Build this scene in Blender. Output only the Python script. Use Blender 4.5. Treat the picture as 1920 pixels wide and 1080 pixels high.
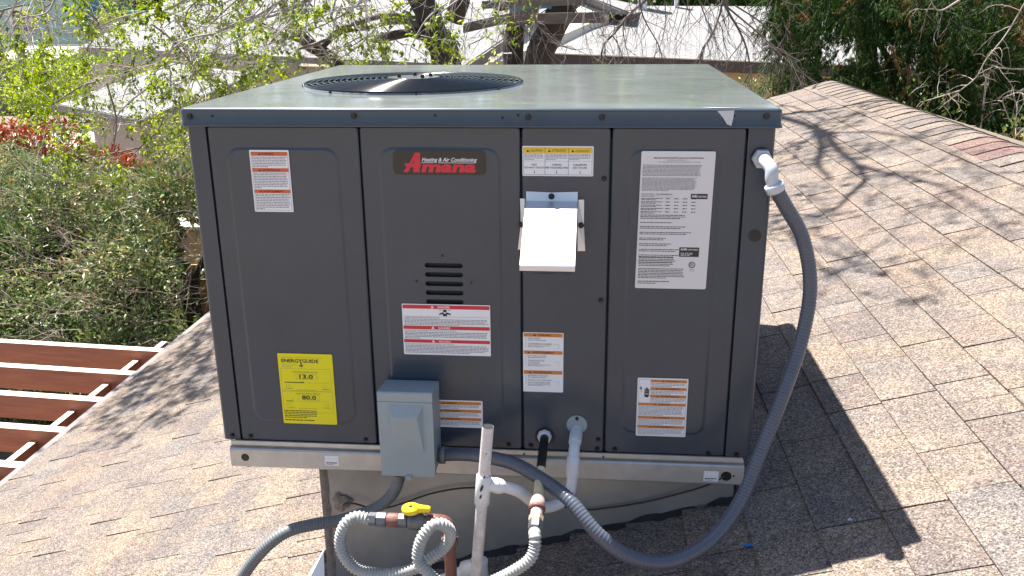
import bpy, bmesh, math, random
import numpy as np
from mathutils import Vector, Matrix
from mathutils.geometry import tessellate_polygon

for o in list(bpy.data.objects):
    bpy.data.objects.remove(o)
SC = bpy.context.scene
COL = SC.collection
R_ = math.radians
rng = random.Random(7)
nrg = np.random.default_rng(11)

# ------------------------------------------------------------------ camera
CAM = np.array([0.24251, -1.79090, 0.96940])
FPX = 1681.08
RM = np.array([[0.99593054, 0.08964693, -0.00926258],
               [-0.01892389, 0.30849841, 0.9510366],
               [-0.088115, 0.94699111, -0.30893945]])
cam = bpy.data.cameras.new('camera')
cam.sensor_width = 36
cam.lens = 36 * FPX / 1920
cam.clip_start = 0.05
cam.clip_end = 800
co = bpy.data.objects.new('camera', cam)
COL.objects.link(co)
m = Matrix(((RM[0][0], RM[1][0], -RM[2][0], CAM[0]),
            (RM[0][1], RM[1][1], -RM[2][1], CAM[1]),
            (RM[0][2], RM[1][2], -RM[2][2], CAM[2]), (0, 0, 0, 1)))
co.matrix_world = m
SC.camera = co

# ------------------------------------------------------------------ light
SUN = Vector((-0.320, 0.293, 0.900)).normalized()
EL = math.asin(SUN.z)
AZ = math.atan2(SUN.x, SUN.y)
w = bpy.data.worlds.new('World')
SC.world = w
w.use_nodes = True
nt = w.node_tree
bg = nt.nodes['Background']
sky = nt.nodes.new('ShaderNodeTexSky')
sky.sky_type = 'NISHITA'
sky.sun_disc = False
sky.sun_elevation = EL
sky.sun_rotation = AZ
sky.dust_density = 1.2
nt.links.new(sky.outputs[0], bg.inputs[0])
bg.inputs[1].default_value = 0.056
sl = bpy.data.lights.new('sun', 'SUN')
sl.energy = 4.5
sl.angle = R_(0.53)
sl.color = (1.0, 0.955, 0.89)
so = bpy.data.objects.new('sun', sl)
COL.objects.link(so)
so.rotation_euler = (-SUN).to_track_quat('-Z', 'Y').to_euler()
SC.view_settings.view_transform = 'Standard'
SC.view_settings.look = 'None'
SC.view_settings.gamma = 1
SC.view_settings.use_curve_mapping = False
SC.view_settings.exposure = 1.8

# ------------------------------------------------------------------ helpers
def P(px, py, y):
    """point of the plane Y=y seen at photograph pixel px,py"""
    d = RM.T @ np.array([(px - 960) / FPX, -(py - 540) / FPX, 1.0])
    t = (y - CAM[1]) / d[1]
    return Vector(CAM + t * d)

def proj(X):
    q = RM @ (np.asarray(X, float) - CAM)
    return 960 + FPX * q[0] / q[2], 540 - FPX * q[1] / q[2], q[2]

def roofz(x):
    return -0.293 + 0.3045 * x

def RP(px, py, dz=0.0):
    """point of the near roof plane (raised by dz)"""
    d = RM.T @ np.array([(px - 960) / FPX, -(py - 540) / FPX, 1.0])
    n = np.array([-0.3045, 0, 1])
    t = (-0.293 + dz - n @ CAM) / (n @ d)
    return Vector(CAM + t * d)

def setp(o, label=None, cat=None, group=None, kind=None):
    if label: o['label'] = label
    if cat: o['category'] = cat
    if group: o['group'] = group
    if kind: o['kind'] = kind
    return o

def thing(name, label, cat, loc=(0, 0, 0), group=None):
    o = bpy.data.objects.new(name, None)
    o.empty_display_size = 0.1
    o.location = loc
    COL.objects.link(o)
    return setp(o, label, cat, group)

class MB:
    """collects faces, builds ONE mesh object"""
    def __init__(s):
        s.v = []; s.f = []; s.m = []; s.sm = []; s.mats = []; s.n = 0
    def mi(s, mat):
        if mat not in s.mats: s.mats.append(mat)
        return s.mats.index(mat)
    def add(s, verts, faces, mat, smooth=False):
        k = s.n
        s.v.extend([tuple(a) for a in verts]); s.n += len(verts)
        i = s.mi(mat)
        for f in faces:
            s.f.append([k + a for a in f]); s.m.append(i); s.sm.append(smooth)
    def quad(s, a, b, c, d, mat):
        s.add([a, b, c, d], [(0, 1, 2, 3)], mat)
    def box(s, lo, hi, mat, bev=0.0, segs=2, M=None, smooth=False):
        bm = bmesh.new()
        bmesh.ops.create_cube(bm, size=1)
        lo = Vector(lo); hi = Vector(hi)
        for v in bm.verts:
            v.co = Vector([lo[i] + (v.co[i] + .5) * (hi[i] - lo[i]) for i in range(3)])
        if bev > 0:
            bmesh.ops.bevel(bm, geom=bm.edges[:], offset=bev, segments=segs, profile=.5, affect='EDGES')
        s.bm(bm, mat, M, smooth)
    def bm(s, bm, mat, M=None, smooth=False):
        bm.verts.index_update()
        vs = [(M @ v.co if M else v.co.copy()) for v in bm.verts]
        fs = [[v.index for v in f.verts] for f in bm.faces]
        s.add(vs, fs, mat, smooth)
        bm.free()
    def tube(s, pts, rad, mat, seg=8, caps=True, smooth=True):
        pts = [Vector(p) for p in pts]
        n = len(pts)
        if not hasattr(rad, '__len__'): rad = [rad] * n
        t0 = (pts[1] - pts[0]).normalized()
        up = Vector((0, 0, 1)) if abs(t0.z) < .9 else Vector((1, 0, 0))
        nx = t0.cross(up).normalized()
        vs = []; fs = []
        for i, p in enumerate(pts):
            t = (pts[min(i + 1, n - 1)] - pts[max(i - 1, 0)])
            t = t.normalized() if t.length > 1e-9 else t0
            nx = (nx - t * nx.dot(t)).normalized()
            ny = t.cross(nx)
            for k in range(seg):
                a = 2 * math.pi * k / seg
                vs.append(p + (nx * math.cos(a) + ny * math.sin(a)) * rad[i])
        for i in range(n - 1):
            for k in range(seg):
                k2 = (k + 1) % seg
                fs.append((i * seg + k, i * seg + k2, (i + 1) * seg + k2, (i + 1) * seg + k))
        s.add(vs, fs, mat, smooth)
        if caps:
            s.add(vs[:seg], [tuple(range(seg))[::-1]], mat)
            s.add(vs[-seg:], [tuple(range(seg))], mat)
    def cyl(s, a, b, r, mat, seg=16, r2=None, smooth=True):
        s.tube([a, b], [r, r if r2 is None else r2], mat, seg, True, smooth)
    def build(s, name, parent=None, label=None, kind=None, mats=None):
        me = bpy.data.meshes.new(name)
        me.from_pydata(s.v, [], s.f)
        for mt in s.mats: me.materials.append(mt)
        me.polygons.foreach_set('material_index', s.m)
        me.polygons.foreach_set('use_smooth', s.sm)
        me.update()
        o = bpy.data.objects.new(name, me)
        COL.objects.link(o)
        if parent is not None:
            o.parent = parent
            o.matrix_parent_inverse = Matrix.Translation(-parent.location)
        if label: o['label'] = label
        if kind: o['kind'] = kind
        return o

def smoothpath(pts, n=8):
    """Catmull-Rom"""
    pts = [Vector(p) for p in pts]
    q = [pts[0] * 2 - pts[1]] + pts + [pts[-1] * 2 - pts[-2]]
    out = []
    for i in range(1, len(q) - 2):
        for k in range(n):
            t = k / n
            a, b, c, d = q[i - 1], q[i], q[i + 1], q[i + 2]
            out.append(.5 * ((2 * b) + (c - a) * t + (2 * a - 5 * b + 4 * c - d) * t * t + (3 * b - a - 3 * c + d) * t ** 3))
    out.append(pts[-1])
    return out

def resample(pts, step):
    d = [0]
    for i in range(1, len(pts)): d.append(d[-1] + (pts[i] - pts[i - 1]).length)
    L = d[-1]; n = max(2, int(L / step))
    out = []; j = 0
    for i in range(n + 1):
        s = L * i / n
        while j < len(d) - 2 and d[j + 1] < s: j += 1
        t = (s - d[j]) / max(1e-9, d[j + 1] - d[j])
        out.append(pts[j].lerp(pts[j + 1], t))
    return out

# ------------------------------------------------------------------ materials
def mat(name, col, rough=.5, metal=0.0, spec=.5, var=0.0, vscale=8.0, bump=0.0, bscale=60.0, coat=0.0, col2=None,
        stretch=None, trans=0.0, detail=4.0):
    m = bpy.data.materials.new(name)
    m.use_nodes = True
    t = m.node_tree; N = t.nodes; L = t.links
    b = N['Principled BSDF']
    b.inputs['Base Color'].default_value = (*col, 1)
    b.inputs['Roughness'].default_value = rough
    b.inputs['Metallic'].default_value = metal
    b.inputs['Specular IOR Level'].default_value = spec
    b.inputs['Coat Weight'].default_value = coat
    if trans:
        b.inputs['Transmission Weight'].default_value = 0
    src = None
    if var or bump or col2:
        tc = N.new('ShaderNodeTexCoord'); src = tc.outputs['Object']
        if stretch:
            mp = N.new('ShaderNodeMapping'); mp.inputs['Scale'].default_value = stretch
            L.new(src, mp.inputs[0]); src = mp.outputs[0]
    if var or col2:
        nz = N.new('ShaderNodeTexNoise'); nz.inputs['Scale'].default_value = vscale; nz.inputs['Detail'].default_value = detail
        nz.inputs['Roughness'].default_value = .65
        L.new(src, nz.inputs['Vector'])
        rp = N.new('ShaderNodeValToRGB')
        rp.color_ramp.elements[0].position = .3; rp.color_ramp.elements[1].position = .7
        c2 = col2 if col2 else [min(1, c * (1 + var)) for c in col]
        c1 = col if col2 else [c * (1 - var) for c in col]
        rp.color_ramp.elements[0].color = (*c1, 1); rp.color_ramp.elements[1].color = (*c2, 1)
        L.new(nz.outputs['Fac'], rp.inputs[0]); L.new(rp.outputs[0], b.inputs['Base Color'])
    if bump:
        n2 = N.new('ShaderNodeTexNoise'); n2.inputs['Scale'].default_value = bscale; n2.inputs['Detail'].default_value = 3
        L.new(src, n2.inputs['Vector'])
        bp = N.new('ShaderNodeBump'); bp.inputs['Strength'].default_value = bump; bp.inputs['Distance'].default_value = .01
        L.new(n2.outputs['Fac'], bp.inputs['Height']); L.new(bp.outputs[0], b.inputs['Normal'])
    return m

M = {}
M['slate'] = mat('slate_paint', (.046, .059, .078), .25, var=.10, vscale=5, bump=.012, bscale=9, spec=.5)
M['post'] = mat('slate_paint_post', (.046, .059, .078), .34, var=.08, vscale=6)
M['dark'] = mat('dark_inside', (.006, .007, .009), .6)
M['blackmetal'] = mat('black_coated_wire', (.006, .007, .010), .13, spec=.6)
M['screw'] = mat('screw_dark', (.02, .021, .025), .35, metal=.4)
M['galv'] = mat('galvanized_steel', (.46, .45, .43), .42, metal=.55, col2=(.56, .55, .53), vscale=30, bump=.03, bscale=14)
M['curb'] = mat('painted_sheet_metal', (.25, .245, .235), .40, metal=.25, col2=(.36, .345, .32), vscale=7, bump=.25, bscale=4)
M['white'] = mat('white_vinyl', (.80, .80, .82), .45, spec=.4)
M['spec'] = mat('rating_sheet', (.70, .68, .70), .45, spec=.4)
M['orange'] = mat('orange_ink', (.62, .20, .035), .5)
M['orange2'] = mat('red_orange_ink', (.62, .12, .035), .5)
M['red'] = mat('red_ink', (.60, .025, .045), .5)
M['logored'] = mat('logo_red', (.62, .02, .045), .4)
M['yellow'] = mat('yellow_ink', (.78, .50, .02), .5)
M['energy'] = mat('energy_yellow', (.78, .70, .0), .5)
M['ink'] = mat('ink_black', (.02, .02, .022), .5)
M['ink2'] = mat('ink_grey', (.16, .16, .19), .5)
M['logo'] = mat('logo_black', (.025, .022, .02), .35)
M['hood'] = mat('bare_aluminium', (.70, .71, .73), .33, metal=.45, bump=.02, bscale=20)
M['boxgrey'] = mat('light_grey_enamel', (.29, .345, .37), .42, var=.04, vscale=9)
M['pvc'] = mat('white_pvc', (.60, .60, .62), .38, col2=(.70, .70, .71), vscale=12)
M['pvcdirty'] = mat('painted_worn_pvc', (.72, .71, .70), .5, col2=(.52, .45, .42), vscale=60, detail=6)
M['brass'] = mat('worn_brass', (.55, .42, .20), .45, metal=.0, col2=(.80, .70, .50), vscale=40)
M['blackpipe'] = mat('black_iron', (.012, .012, .013), .4, var=.3, vscale=30)
M['rust'] = mat('red_rusty_iron', (.11, .038, .030), .55, col2=(.20, .085, .065), vscale=25, bump=.2, bscale=90)
M['steel'] = mat('grey_steel_nut', (.085, .088, .098), .42, metal=.3, col2=(.15, .155, .17), vscale=50)
M['pinksteel'] = mat('pinkish_union', (.50, .33, .28), .5, metal=.2, col2=(.70, .56, .50), vscale=45)
M['flexgrey'] = mat('epoxy_coated_flex', (.36, .37, .355), .45, var=.05, vscale=20)
M['liquid'] = mat('liquidtight_grey', (.082, .094, .125), .30, var=.06, vscale=20)
M['liquid2'] = mat('conduit_pale_grey', (.15, .158, .165), .45, var=.06, vscale=20)
M['fitting'] = mat('light_plastic_fitting', (.50, .53, .58), .4)
M['valveyellow'] = mat('yellow_handle', (.75, .55, .01), .4)
M['cable'] = mat('brown_cable', (.035, .022, .02), .5)
M['mastic'] = mat('grey_mastic', (.17, .14, .12), .8, col2=(.26, .22, .19), vscale=40, bump=.8, bscale=60)
M['tar'] = mat('black_tar', (.015, .015, .016), .7, bump=.6, bscale=60)
M['flash'] = mat('white_flashing', (.78, .78, .78), .5)
M['blueplastic'] = mat('blue_plastic', (.02, .16, .45), .4)
M['debris'] = mat('pale_scrap', (.45, .47, .5), .5)

# top cover: glossy paint with scratches, dust streaks; base lightened to paint in sunlit brightness
def topmat():
    m = bpy.data.materials.new('top_paint_brightened'); m.use_nodes = True
    t = m.node_tree; N = t.nodes; L = t.links; b = N['Principled BSDF']
    tc = N.new('ShaderNodeTexCoord')
    nz = N.new('ShaderNodeTexNoise'); nz.inputs['Scale'].default_value = 3.0; nz.inputs['Detail'].default_value = 6
    L.new(tc.outputs['Object'], nz.inputs['Vector'])
    mp = N.new('ShaderNodeMapping'); mp.inputs['Scale'].default_value = (3, 60, 1); mp.inputs['Rotation'].default_value = (0, 0, .3)
    L.new(tc.outputs['Object'], mp.inputs[0])
    sc = N.new('ShaderNodeTexNoise'); sc.inputs['Scale'].default_value = 3; sc.inputs['Detail'].default_value = 5
    L.new(mp.outputs[0], sc.inputs['Vector'])
    r1 = N.new('ShaderNodeValToRGB'); r1.color_ramp.elements[0].position = .60; r1.color_ramp.elements[1].position = .70
    L.new(sc.outputs['Fac'], r1.inputs[0])
    mx = N.new('ShaderNodeMix'); mx.data_type = 'RGBA'
    mx.inputs[6].default_value = (.115, .127, .128, 1); mx.inputs[7].default_value = (.185, .197, .192, 1)
    L.new(nz.outputs['Fac'], mx.inputs[0])
    m2 = N.new('ShaderNodeMix'); m2.data_type = 'RGBA'; m2.inputs[7].default_value = (.34, .35, .34, 1)
    mu = N.new('ShaderNodeMath'); mu.operation = 'MULTIPLY'; mu.inputs[1].default_value = .55
    L.new(r1.outputs[0], mu.inputs[0]); L.new(mu.outputs[0], m2.inputs[0]); L.new(mx.outputs[2], m2.inputs[6])
    L.new(m2.outputs[2], b.inputs['Base Color'])
    mr = N.new('ShaderNodeMapRange'); mr.inputs['To Min'].default_value = .05; mr.inputs['To Max'].default_value = .20
    L.new(nz.outputs['Fac'], mr.inputs['Value']); L.new(mr.outputs[0], b.inputs['Roughness'])
    b.inputs['Specular IOR Level'].default_value = .75
    n3 = N.new('ShaderNodeTexNoise'); n3.inputs['Scale'].default_value = 3.2; L.new(tc.outputs['Object'], n3.inputs['Vector'])
    bp = N.new('ShaderNodeBump'); bp.inputs['Strength'].default_value = .35; bp.inputs['Distance'].default_value = .012
    L.new(n3.outputs['Fac'], bp.inputs['Height']); L.new(bp.outputs[0], b.inputs['Normal'])
    return m
M['top'] = topmat()
M['skirt'] = mat('slate_paint_skirt', (.052, .066, .082), .28, var=.08, vscale=6, spec=.6)

def shinglemat(name='shingle', tint=(1, 1, 1)):
    m = bpy.data.materials.new(name); m.use_nodes = True
    t = m.node_tree; N = t.nodes; L = t.links; b = N['Principled BSDF']
    tc = N.new('ShaderNodeTexCoord'); geo = N.new('ShaderNodeNewGeometry')
    oi = N.new('ShaderNodeObjectInfo'); at = N.new('ShaderNodeAttribute'); at.attribute_name = 'rnd'
    ad = N.new('ShaderNodeMath'); ad.operation = 'ADD'; L.new(oi.outputs['Random'], ad.inputs[0]); L.new(at.outputs['Fac'], ad.inputs[1])
    fr = N.new('ShaderNodeMath'); fr.operation = 'FRACT'; L.new(ad.outputs[0], fr.inputs[0])
    rp = N.new('ShaderNodeValToRGB'); rp.color_ramp.interpolation = 'LINEAR'
    cols = [(0, (.178, .151, .129)), (.22, (.190, .156, .128)), (.4, (.158, .136, .120)), (.55, (.180, .151, .129)), (.7, (.165, .148, .136)), (.85, (.146, .125, .113)), (1, (.184, .148, .124))]
    e = rp.color_ramp.elements
    while len(e) < len(cols): e.new(.5)
    for i, (p, c) in enumerate(cols):
        e[i].position = p; e[i].color = (c[0] * tint[0], c[1] * tint[1], c[2] * tint[2], 1)
    L.new(fr.outputs[0], rp.inputs[0])
    pos = geo.outputs['Position']
    # patchy blend inside a tab
    n1 = N.new('ShaderNodeTexNoise'); n1.inputs['Scale'].default_value = 7; n1.inputs['Detail'].default_value = 3
    L.new(pos, n1.inputs['Vector'])
    r1 = N.new('ShaderNodeValToRGB'); r1.color_ramp.elements[0].position = .42; r1.color_ramp.elements[1].position = .62
    r1.color_ramp.elements[0].color = (.88, .88, .91, 1); r1.color_ramp.elements[1].color = (1.10, 1.05, 1.0, 1)
    L.new(n1.outputs['Fac'], r1.inputs[0])
    mu = N.new('ShaderNodeMix'); mu.data_type = 'RGBA'; mu.blend_type = 'MULTIPLY'; mu.inputs[0].default_value = 1
    L.new(rp.outputs[0], mu.inputs[6]); L.new(r1.outputs[0], mu.inputs[7])
    # granules
    v = N.new('ShaderNodeTexVoronoi'); v.inputs['Scale'].default_value = 330; L.new(pos, v.inputs['Vector'])
    r2 = N.new('ShaderNodeValToRGB')
    ee = r2.color_ramp.elements
    ee[0].position = 0; ee[0].color = (.30, .29, .31, 1); ee[1].position = 1; ee[1].color = (1.95, 1.88, 1.78, 1)
    x = ee.new(.25); x.color = (.68, .68, .72, 1)
    x = ee.new(.75); x.color = (1.18, 1.15, 1.08, 1)
    sp = N.new('ShaderNodeSeparateColor'); L.new(v.outputs['Color'], sp.inputs[0]); L.new(sp.outputs[0], r2.inputs[0])
    m2 = N.new('ShaderNodeMix'); m2.data_type = 'RGBA'; m2.blend_type = 'MULTIPLY'; m2.inputs[0].default_value = 1
    L.new(mu.outputs[2], m2.inputs[6]); L.new(r2.outputs[0], m2.inputs[7])
    n3 = N.new('ShaderNodeTexNoise'); n3.inputs['Scale'].default_value = 55; n3.inputs['Detail'].default_value = 4; L.new(pos, n3.inputs['Vector'])
    r3 = N.new('ShaderNodeMapRange'); r3.inputs['To Min'].default_value = .60; r3.inputs['To Max'].default_value = 1.40
    L.new(n3.outputs['Fac'], r3.inputs['Value'])
    m3 = N.new('ShaderNodeMix'); m3.data_type = 'RGBA'; m3.blend_type = 'MULTIPLY'; m3.inputs[0].default_value = 1
    L.new(m2.outputs[2], m3.inputs[6]); L.new(r3.outputs[0], m3.inputs[7])
    L.new(m3.outputs[2], b.inputs['Base Color'])
    b.inputs['Roughness'].default_value = .9; b.inputs['Specular IOR Level'].default_value = .25
    bp = N.new('ShaderNodeBump'); bp.inputs['Strength'].default_value = .5; bp.inputs['Distance'].default_value = .002
    L.new(v.outputs['Distance'], bp.inputs['Height']); L.new(bp.outputs[0], b.inputs['Normal'])
    return m
M['shingle'] = shinglemat()
M['shinglered'] = shinglemat('shingle_reddish', (.92, .72, .72))
M['deck'] = mat('roof_deck', (.06, .055, .05), .95)

def leafmat(name, stops, rough=.45, trans=.35, spec=.4):
    """leaf colour picked by the per-face 'rnd' attribute; thin leaf lets light through"""
    m = bpy.data.materials.new(name); m.use_nodes = True
    t = m.node_tree; N = t.nodes; L = t.links; b = N['Principled BSDF']
    at = N.new('ShaderNodeAttribute'); at.attribute_name = 'rnd'
    rp = N.new('ShaderNodeValToRGB'); e = rp.color_ramp.elements
    while len(e) < len(stops): e.new(.5)
    for i, (p, c) in enumerate(stops): e[i].position = p; e[i].color = (*c, 1)
    L.new(at.outputs['Fac'], rp.inputs[0]); L.new(rp.outputs[0], b.inputs['Base Color'])
    b.inputs['Roughness'].default_value = rough; b.inputs['Specular IOR Level'].default_value = spec
    if trans > 0:
        tr = N.new('ShaderNodeBsdfTranslucent')
        hs = N.new('ShaderNodeHueSaturation'); hs.inputs['Value'].default_value = 1.6; hs.inputs['Saturation'].default_value = 1.1
        L.new(rp.outputs[0], hs.inputs['Color']); L.new(hs.outputs[0], tr.inputs[0])
        mx = N.new('ShaderNodeMixShader'); mx.inputs[0].default_value = trans
        L.new(b.outputs[0], mx.inputs[1]); L.new(tr.outputs[0], mx.inputs[2])
        L.new(mx.outputs[0], N['Material Output'].inputs[0])
    return m
M['leaf'] = leafmat('young_leaf', [(0, (.05, .085, .02)), (.35, (.12, .19, .02)), (.7, (.28, .34, .018)), (1, (.50, .51, .03))], trans=.35)
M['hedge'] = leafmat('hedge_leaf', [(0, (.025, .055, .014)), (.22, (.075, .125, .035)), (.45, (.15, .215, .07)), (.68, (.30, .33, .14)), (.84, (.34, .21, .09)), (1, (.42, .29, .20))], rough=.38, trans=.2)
M['redleaf'] = leafmat('red_tip_leaf', [(0, (.10, .14, .03)), (.3, (.30, .20, .03)), (.65, (.34, .13, .028)), (1, (.27, .05, .03))], trans=.2)
M['yellowbush'] = leafmat('yellow_green_leaf', [(0, (.12, .19, .012)), (.5, (.25, .33, .012)), (1, (.42, .44, .02))], trans=.4)
M['juniper'] = leafmat('juniper_leaf', [(0, (.008, .030, .007)), (.5, (.022, .060, .010)), (.85, (.060, .110, .016)), (.93, (.16, .11, .03)), (1, (.20, .09, .03))], rough=.8, trans=.15, spec=.1)
M['mixed'] = leafmat('mixed_shrub_leaf', [(0, (.03, .07, .02)), (.5, (.07, .12, .03)), (.75, (.22, .22, .03)), (.9, (.30, .12, .03)), (1, (.35, .06, .03))], trans=.25)
M['farleaf'] = leafmat('far_tree_leaf', [(0, (.03, .07, .012)), (.6, (.075, .14, .025)), (1, (.15, .22, .04))], trans=.15)
M['bark'] = mat('bark', (.032, .024, .020), .9, col2=(.085, .066, .056), vscale=10, bump=.9, bscale=30, stretch=(4, 4, .6), detail=6)
M['twig'] = mat('grey_twig', (.24, .215, .20), .8, col2=(.42, .385, .36), vscale=4)
M['twigbrown'] = mat('brown_twig', (.11, .085, .075), .8, col2=(.20, .16, .145), vscale=4)
M['deadtwig'] = mat('dead_twig', (.30, .23, .19), .8, col2=(.50, .42, .37), vscale=4)
M['redwood'] = mat('redwood_stain', (.30, .11, .062), .55, col2=(.44, .18, .10), vscale=6, stretch=(.5, 6, 8), bump=.1)
M['paleedge'] = mat('sunlit_top_tint', (.62, .50, .40), .6, col2=(.74, .62, .52), vscale=9, stretch=(.6, 6, 6))  # pale tint paints sunlight onto the tops of the beams
M['ground'] = mat('dirt_ground', (.17, .125, .09), .95, col2=(.32, .26, .20), vscale=1.5, bump=.4, bscale=12, detail=8)
M['gravel'] = mat('pale_gravel', (.44, .38, .32), .95, col2=(.60, .54, .47), vscale=14, bump=.6, bscale=30, detail=8)
M['litter'] = mat('leaf_litter', (.10, .065, .05), .95, col2=(.26, .19, .15), vscale=8, bump=.5, bscale=16)
M['fencegrey'] = mat('weathered_fence', (.10, .092, .088), .85, col2=(.17, .155, .145), vscale=3, stretch=(6, 6, .6))
M['fencecedar'] = mat('cedar_fence', (.52, .29, .11), .75, col2=(.66, .40, .17), vscale=5, stretch=(6, 6, .5))
M['mint'] = mat('mint_siding', (.33, .50, .46), .7, var=.05)
M['mintdark'] = mat('teal_trim', (.10, .32, .27), .6)
M['whitetrim'] = mat('white_trim', (.75, .77, .78), .6)
M['glass'] = mat('window_glass', (.02, .025, .03), .08, spec=.8)
M['beige'] = mat('beige_siding', (.48, .36, .19), .7, var=.05, vscale=3)
M['greige'] = mat('grey_beige_siding', (.36, .31, .26), .7, var=.05)
M['fascia'] = mat('brown_fascia', (.055, .04, .035), .6, var=.1)
M['greyfascia'] = mat('grey_fascia', (.17, .15, .145), .7, var=.1)
M['soffit'] = mat('pale_soffit', (.62, .58, .50), .7, var=.04)
M['shedwall'] = mat('shed_wall', (.33, .28, .24), .8, var=.08)
M['beam'] = mat('weathered_lumber', (.13, .11, .095), .8, col2=(.21, .18, .155), vscale=5, stretch=(.6, 6, 6))
M['tarp'] = mat('blue_tarp', (.10, .38, .60), .45, var=.15, vscale=7, bump=.4, bscale=5)
M['stucco'] = mat('stucco_wall', (.42, .36, .30), .9, var=.05)
M['film'] = mat('torn_film', (.55, .57, .58), .3)

def whiteroof(scale):
    m = bpy.data.materials.new('white_roof_shingles'); m.use_nodes = True
    t = m.node_tree; N = t.nodes; L = t.links; b = N['Principled BSDF']
    uv = N.new('ShaderNodeUVMap')
    br = N.new('ShaderNodeTexBrick'); br.inputs['Scale'].default_value = 1
    br.inputs['Color1'].default_value = (.235, .233, .232, 1); br.inputs['Color2'].default_value = (.205, .203, .202, 1)
    br.inputs['Mortar'].default_value = (.10, .097, .099, 1)
    br.inputs['Mortar Size'].default_value = .010; br.inputs['Brick Width'].default_value = .30; br.inputs['Row Height'].default_value = .14
    L.new(uv.outputs[0], br.inputs['Vector'])
    L.new(br.outputs['Color'], b.inputs['Base Color'])
    b.inputs['Roughness'].default_value = .9
    return m
M['whiteroof'] = whiteroof(1)

# ------------------------------------------------------------------ text helper
_tc = {}
def text_geo(s, bold=0.0, shear=0.0, res=2):
    k = (s, bold, shear, res)
    if k in _tc: return _tc[k]
    c = bpy.data.curves.new('t', 'FONT'); c.body = s; c.size = 1; c.resolution_u = res
    c.offset = bold; c.shear = shear
    o = bpy.data.objects.new('t', c); COL.objects.link(o)
    dg = bpy.context.evaluated_depsgraph_get(); dg.update()
    me = bpy.data.meshes.new_from_object(o.evaluated_get(dg))
    vs = [tuple(v.co) for v in me.vertices]; fs = [tuple(p.vertices) for p in me.polygons]
    bpy.data.objects.remove(o); bpy.data.curves.remove(c); bpy.data.meshes.remove(me)
    if vs:
        a = np.array(vs); x0, x1 = a[:, 0].min(), a[:, 0].max(); z0, z1 = a[:, 1].min(), a[:, 1].max()
    else: x0 = x1 = z0 = z1 = 0
    _tc[k] = (vs, fs, x0, x1, z0, z1)
    return _tc[k]

class Label:
    """flat printed sticker on a plane y=const, u right, v down from its top-left corner"""
    def __init__(s, x0, z0, w, h, y, paper, rad=.002, skew=0.0):
        s.mb = MB(); s.x0, s.z0, s.w, s.h, s.y, s.skew = x0, z0, w, h, y, skew
        pts = []
        for cx, cz, a0 in ((w - rad, rad, 0), (rad, rad, 90), (rad, h - rad, 180), (w - rad, h - rad, 270)):
            for k in range(4):
                a = R_(a0 + 30 * k); pts.append((cx + rad * math.cos(a), cz - rad * math.sin(a)))
        V = [s.pt(u, v, 0) for u, v in pts]
        V2 = [s.pt(u, v, -2) for u, v in pts]
        n = len(V)
        s.mb.add(V, [tuple(range(n))], paper)
        s.mb.add(V + V2, [(i, (i + 1) % n, n + (i + 1) % n, n + i) for i in range(n)], paper)
    def pt(s, u, v, l):
        return (s.x0 + u + s.skew * v, s.y - .00022 * l, s.z0 - v)
    def rect(s, u0, v0, u1, v1, mt, l=1):
        s.mb.add([s.pt(u0, v0, l), s.pt(u0, v1, l), s.pt(u1, v1, l), s.pt(u1, v0, l)], [(0, 1, 2, 3)], mt)
    def frame(s, u0, v0, u1, v1, t, mt, l=1):
        s.rect(u0, v0, u1, v0 + t, mt, l); s.rect(u0, v1 - t, u1, v1, mt, l)
        s.rect(u0, v0 + t, u0 + t, v1 - t, mt, l); s.rect(u1 - t, v0 + t, u1, v1 - t, mt, l)
    def text(s, str_, u0, v0, u1, v1, mt, l=2, bold=0.0, shear=0.0, fit=True):
        """text fitted in the rect; caps height fills v range"""
        vs, fs, a0, a1, b0, b1 = text_geo(str_, bold, shear)
        if not vs: return
        sy = (v1 - v0) / (b1 - b0); sx = (u1 - u0) / (a1 - a0)
        if not fit: sx = min(sx, sy)
        s.mb.add([s.pt(u0 + (x - a0) * sx, v1 - (z - b0) * sy, l) for x, z, _ in vs], fs, mt)
    def tri(s, u, v, sz, mt, l=2):
        s.mb.add([s.pt(u, v - sz, l), s.pt(u - sz * .58, v, l), s.pt(u + sz * .58, v, l)], [(0, 1, 2)], mt)
    def greek(s, u0, v0, u1, v1, n, mt, fill=.42, last=.5, seed=0, l=1):
        r = random.Random(seed); dv = (v1 - v0) / n
        for i in range(n):
            u = u0; end = u1 if i < n - 1 else u0 + (u1 - u0) * last
            end -= r.random() * .06 * (u1 - u0)
            while u < end:
                wd = r.uniform(.0025, .0085)
                s.rect(u, v0 + i * dv + dv * .2, min(u + wd, end), v0 + i * dv + dv * (.2 + fill), mt, l)
                u += wd + .0011
    def build(s, name, parent, label):
        return s.mb.build(name, parent, label)

# ================================================================== THE UNIT
W2 = .595; T = .76; D = 1.18
unit = thing('rooftop_air_conditioner', 'large dark grey packaged rooftop air conditioner with round fan grille on top', 'air conditioner', (0, 0.6, -.06))

# inner carcass (dark, behind the gaps) and far side walls
mb = MB(); mb.box((-W2 + .004, .012, .003), (W2 - .004, D - .02, .70), M['dark']); mb.build('inner_carcass', unit)
for sx in (-1, 1):
    mb = MB()
    x0, x1 = (-W2, -W2 + .003) if sx < 0 else (W2 - .003, W2)
    mb.box((x0, .03, .004), (x1, D - .01, .7215), M['post'])
    mb.build('side_panel', unit)
mb = MB(); mb.box((-W2, D - .008, .004), (W2, D - .004, .7215), M['post']); mb.build('back_panel', unit)

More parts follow.
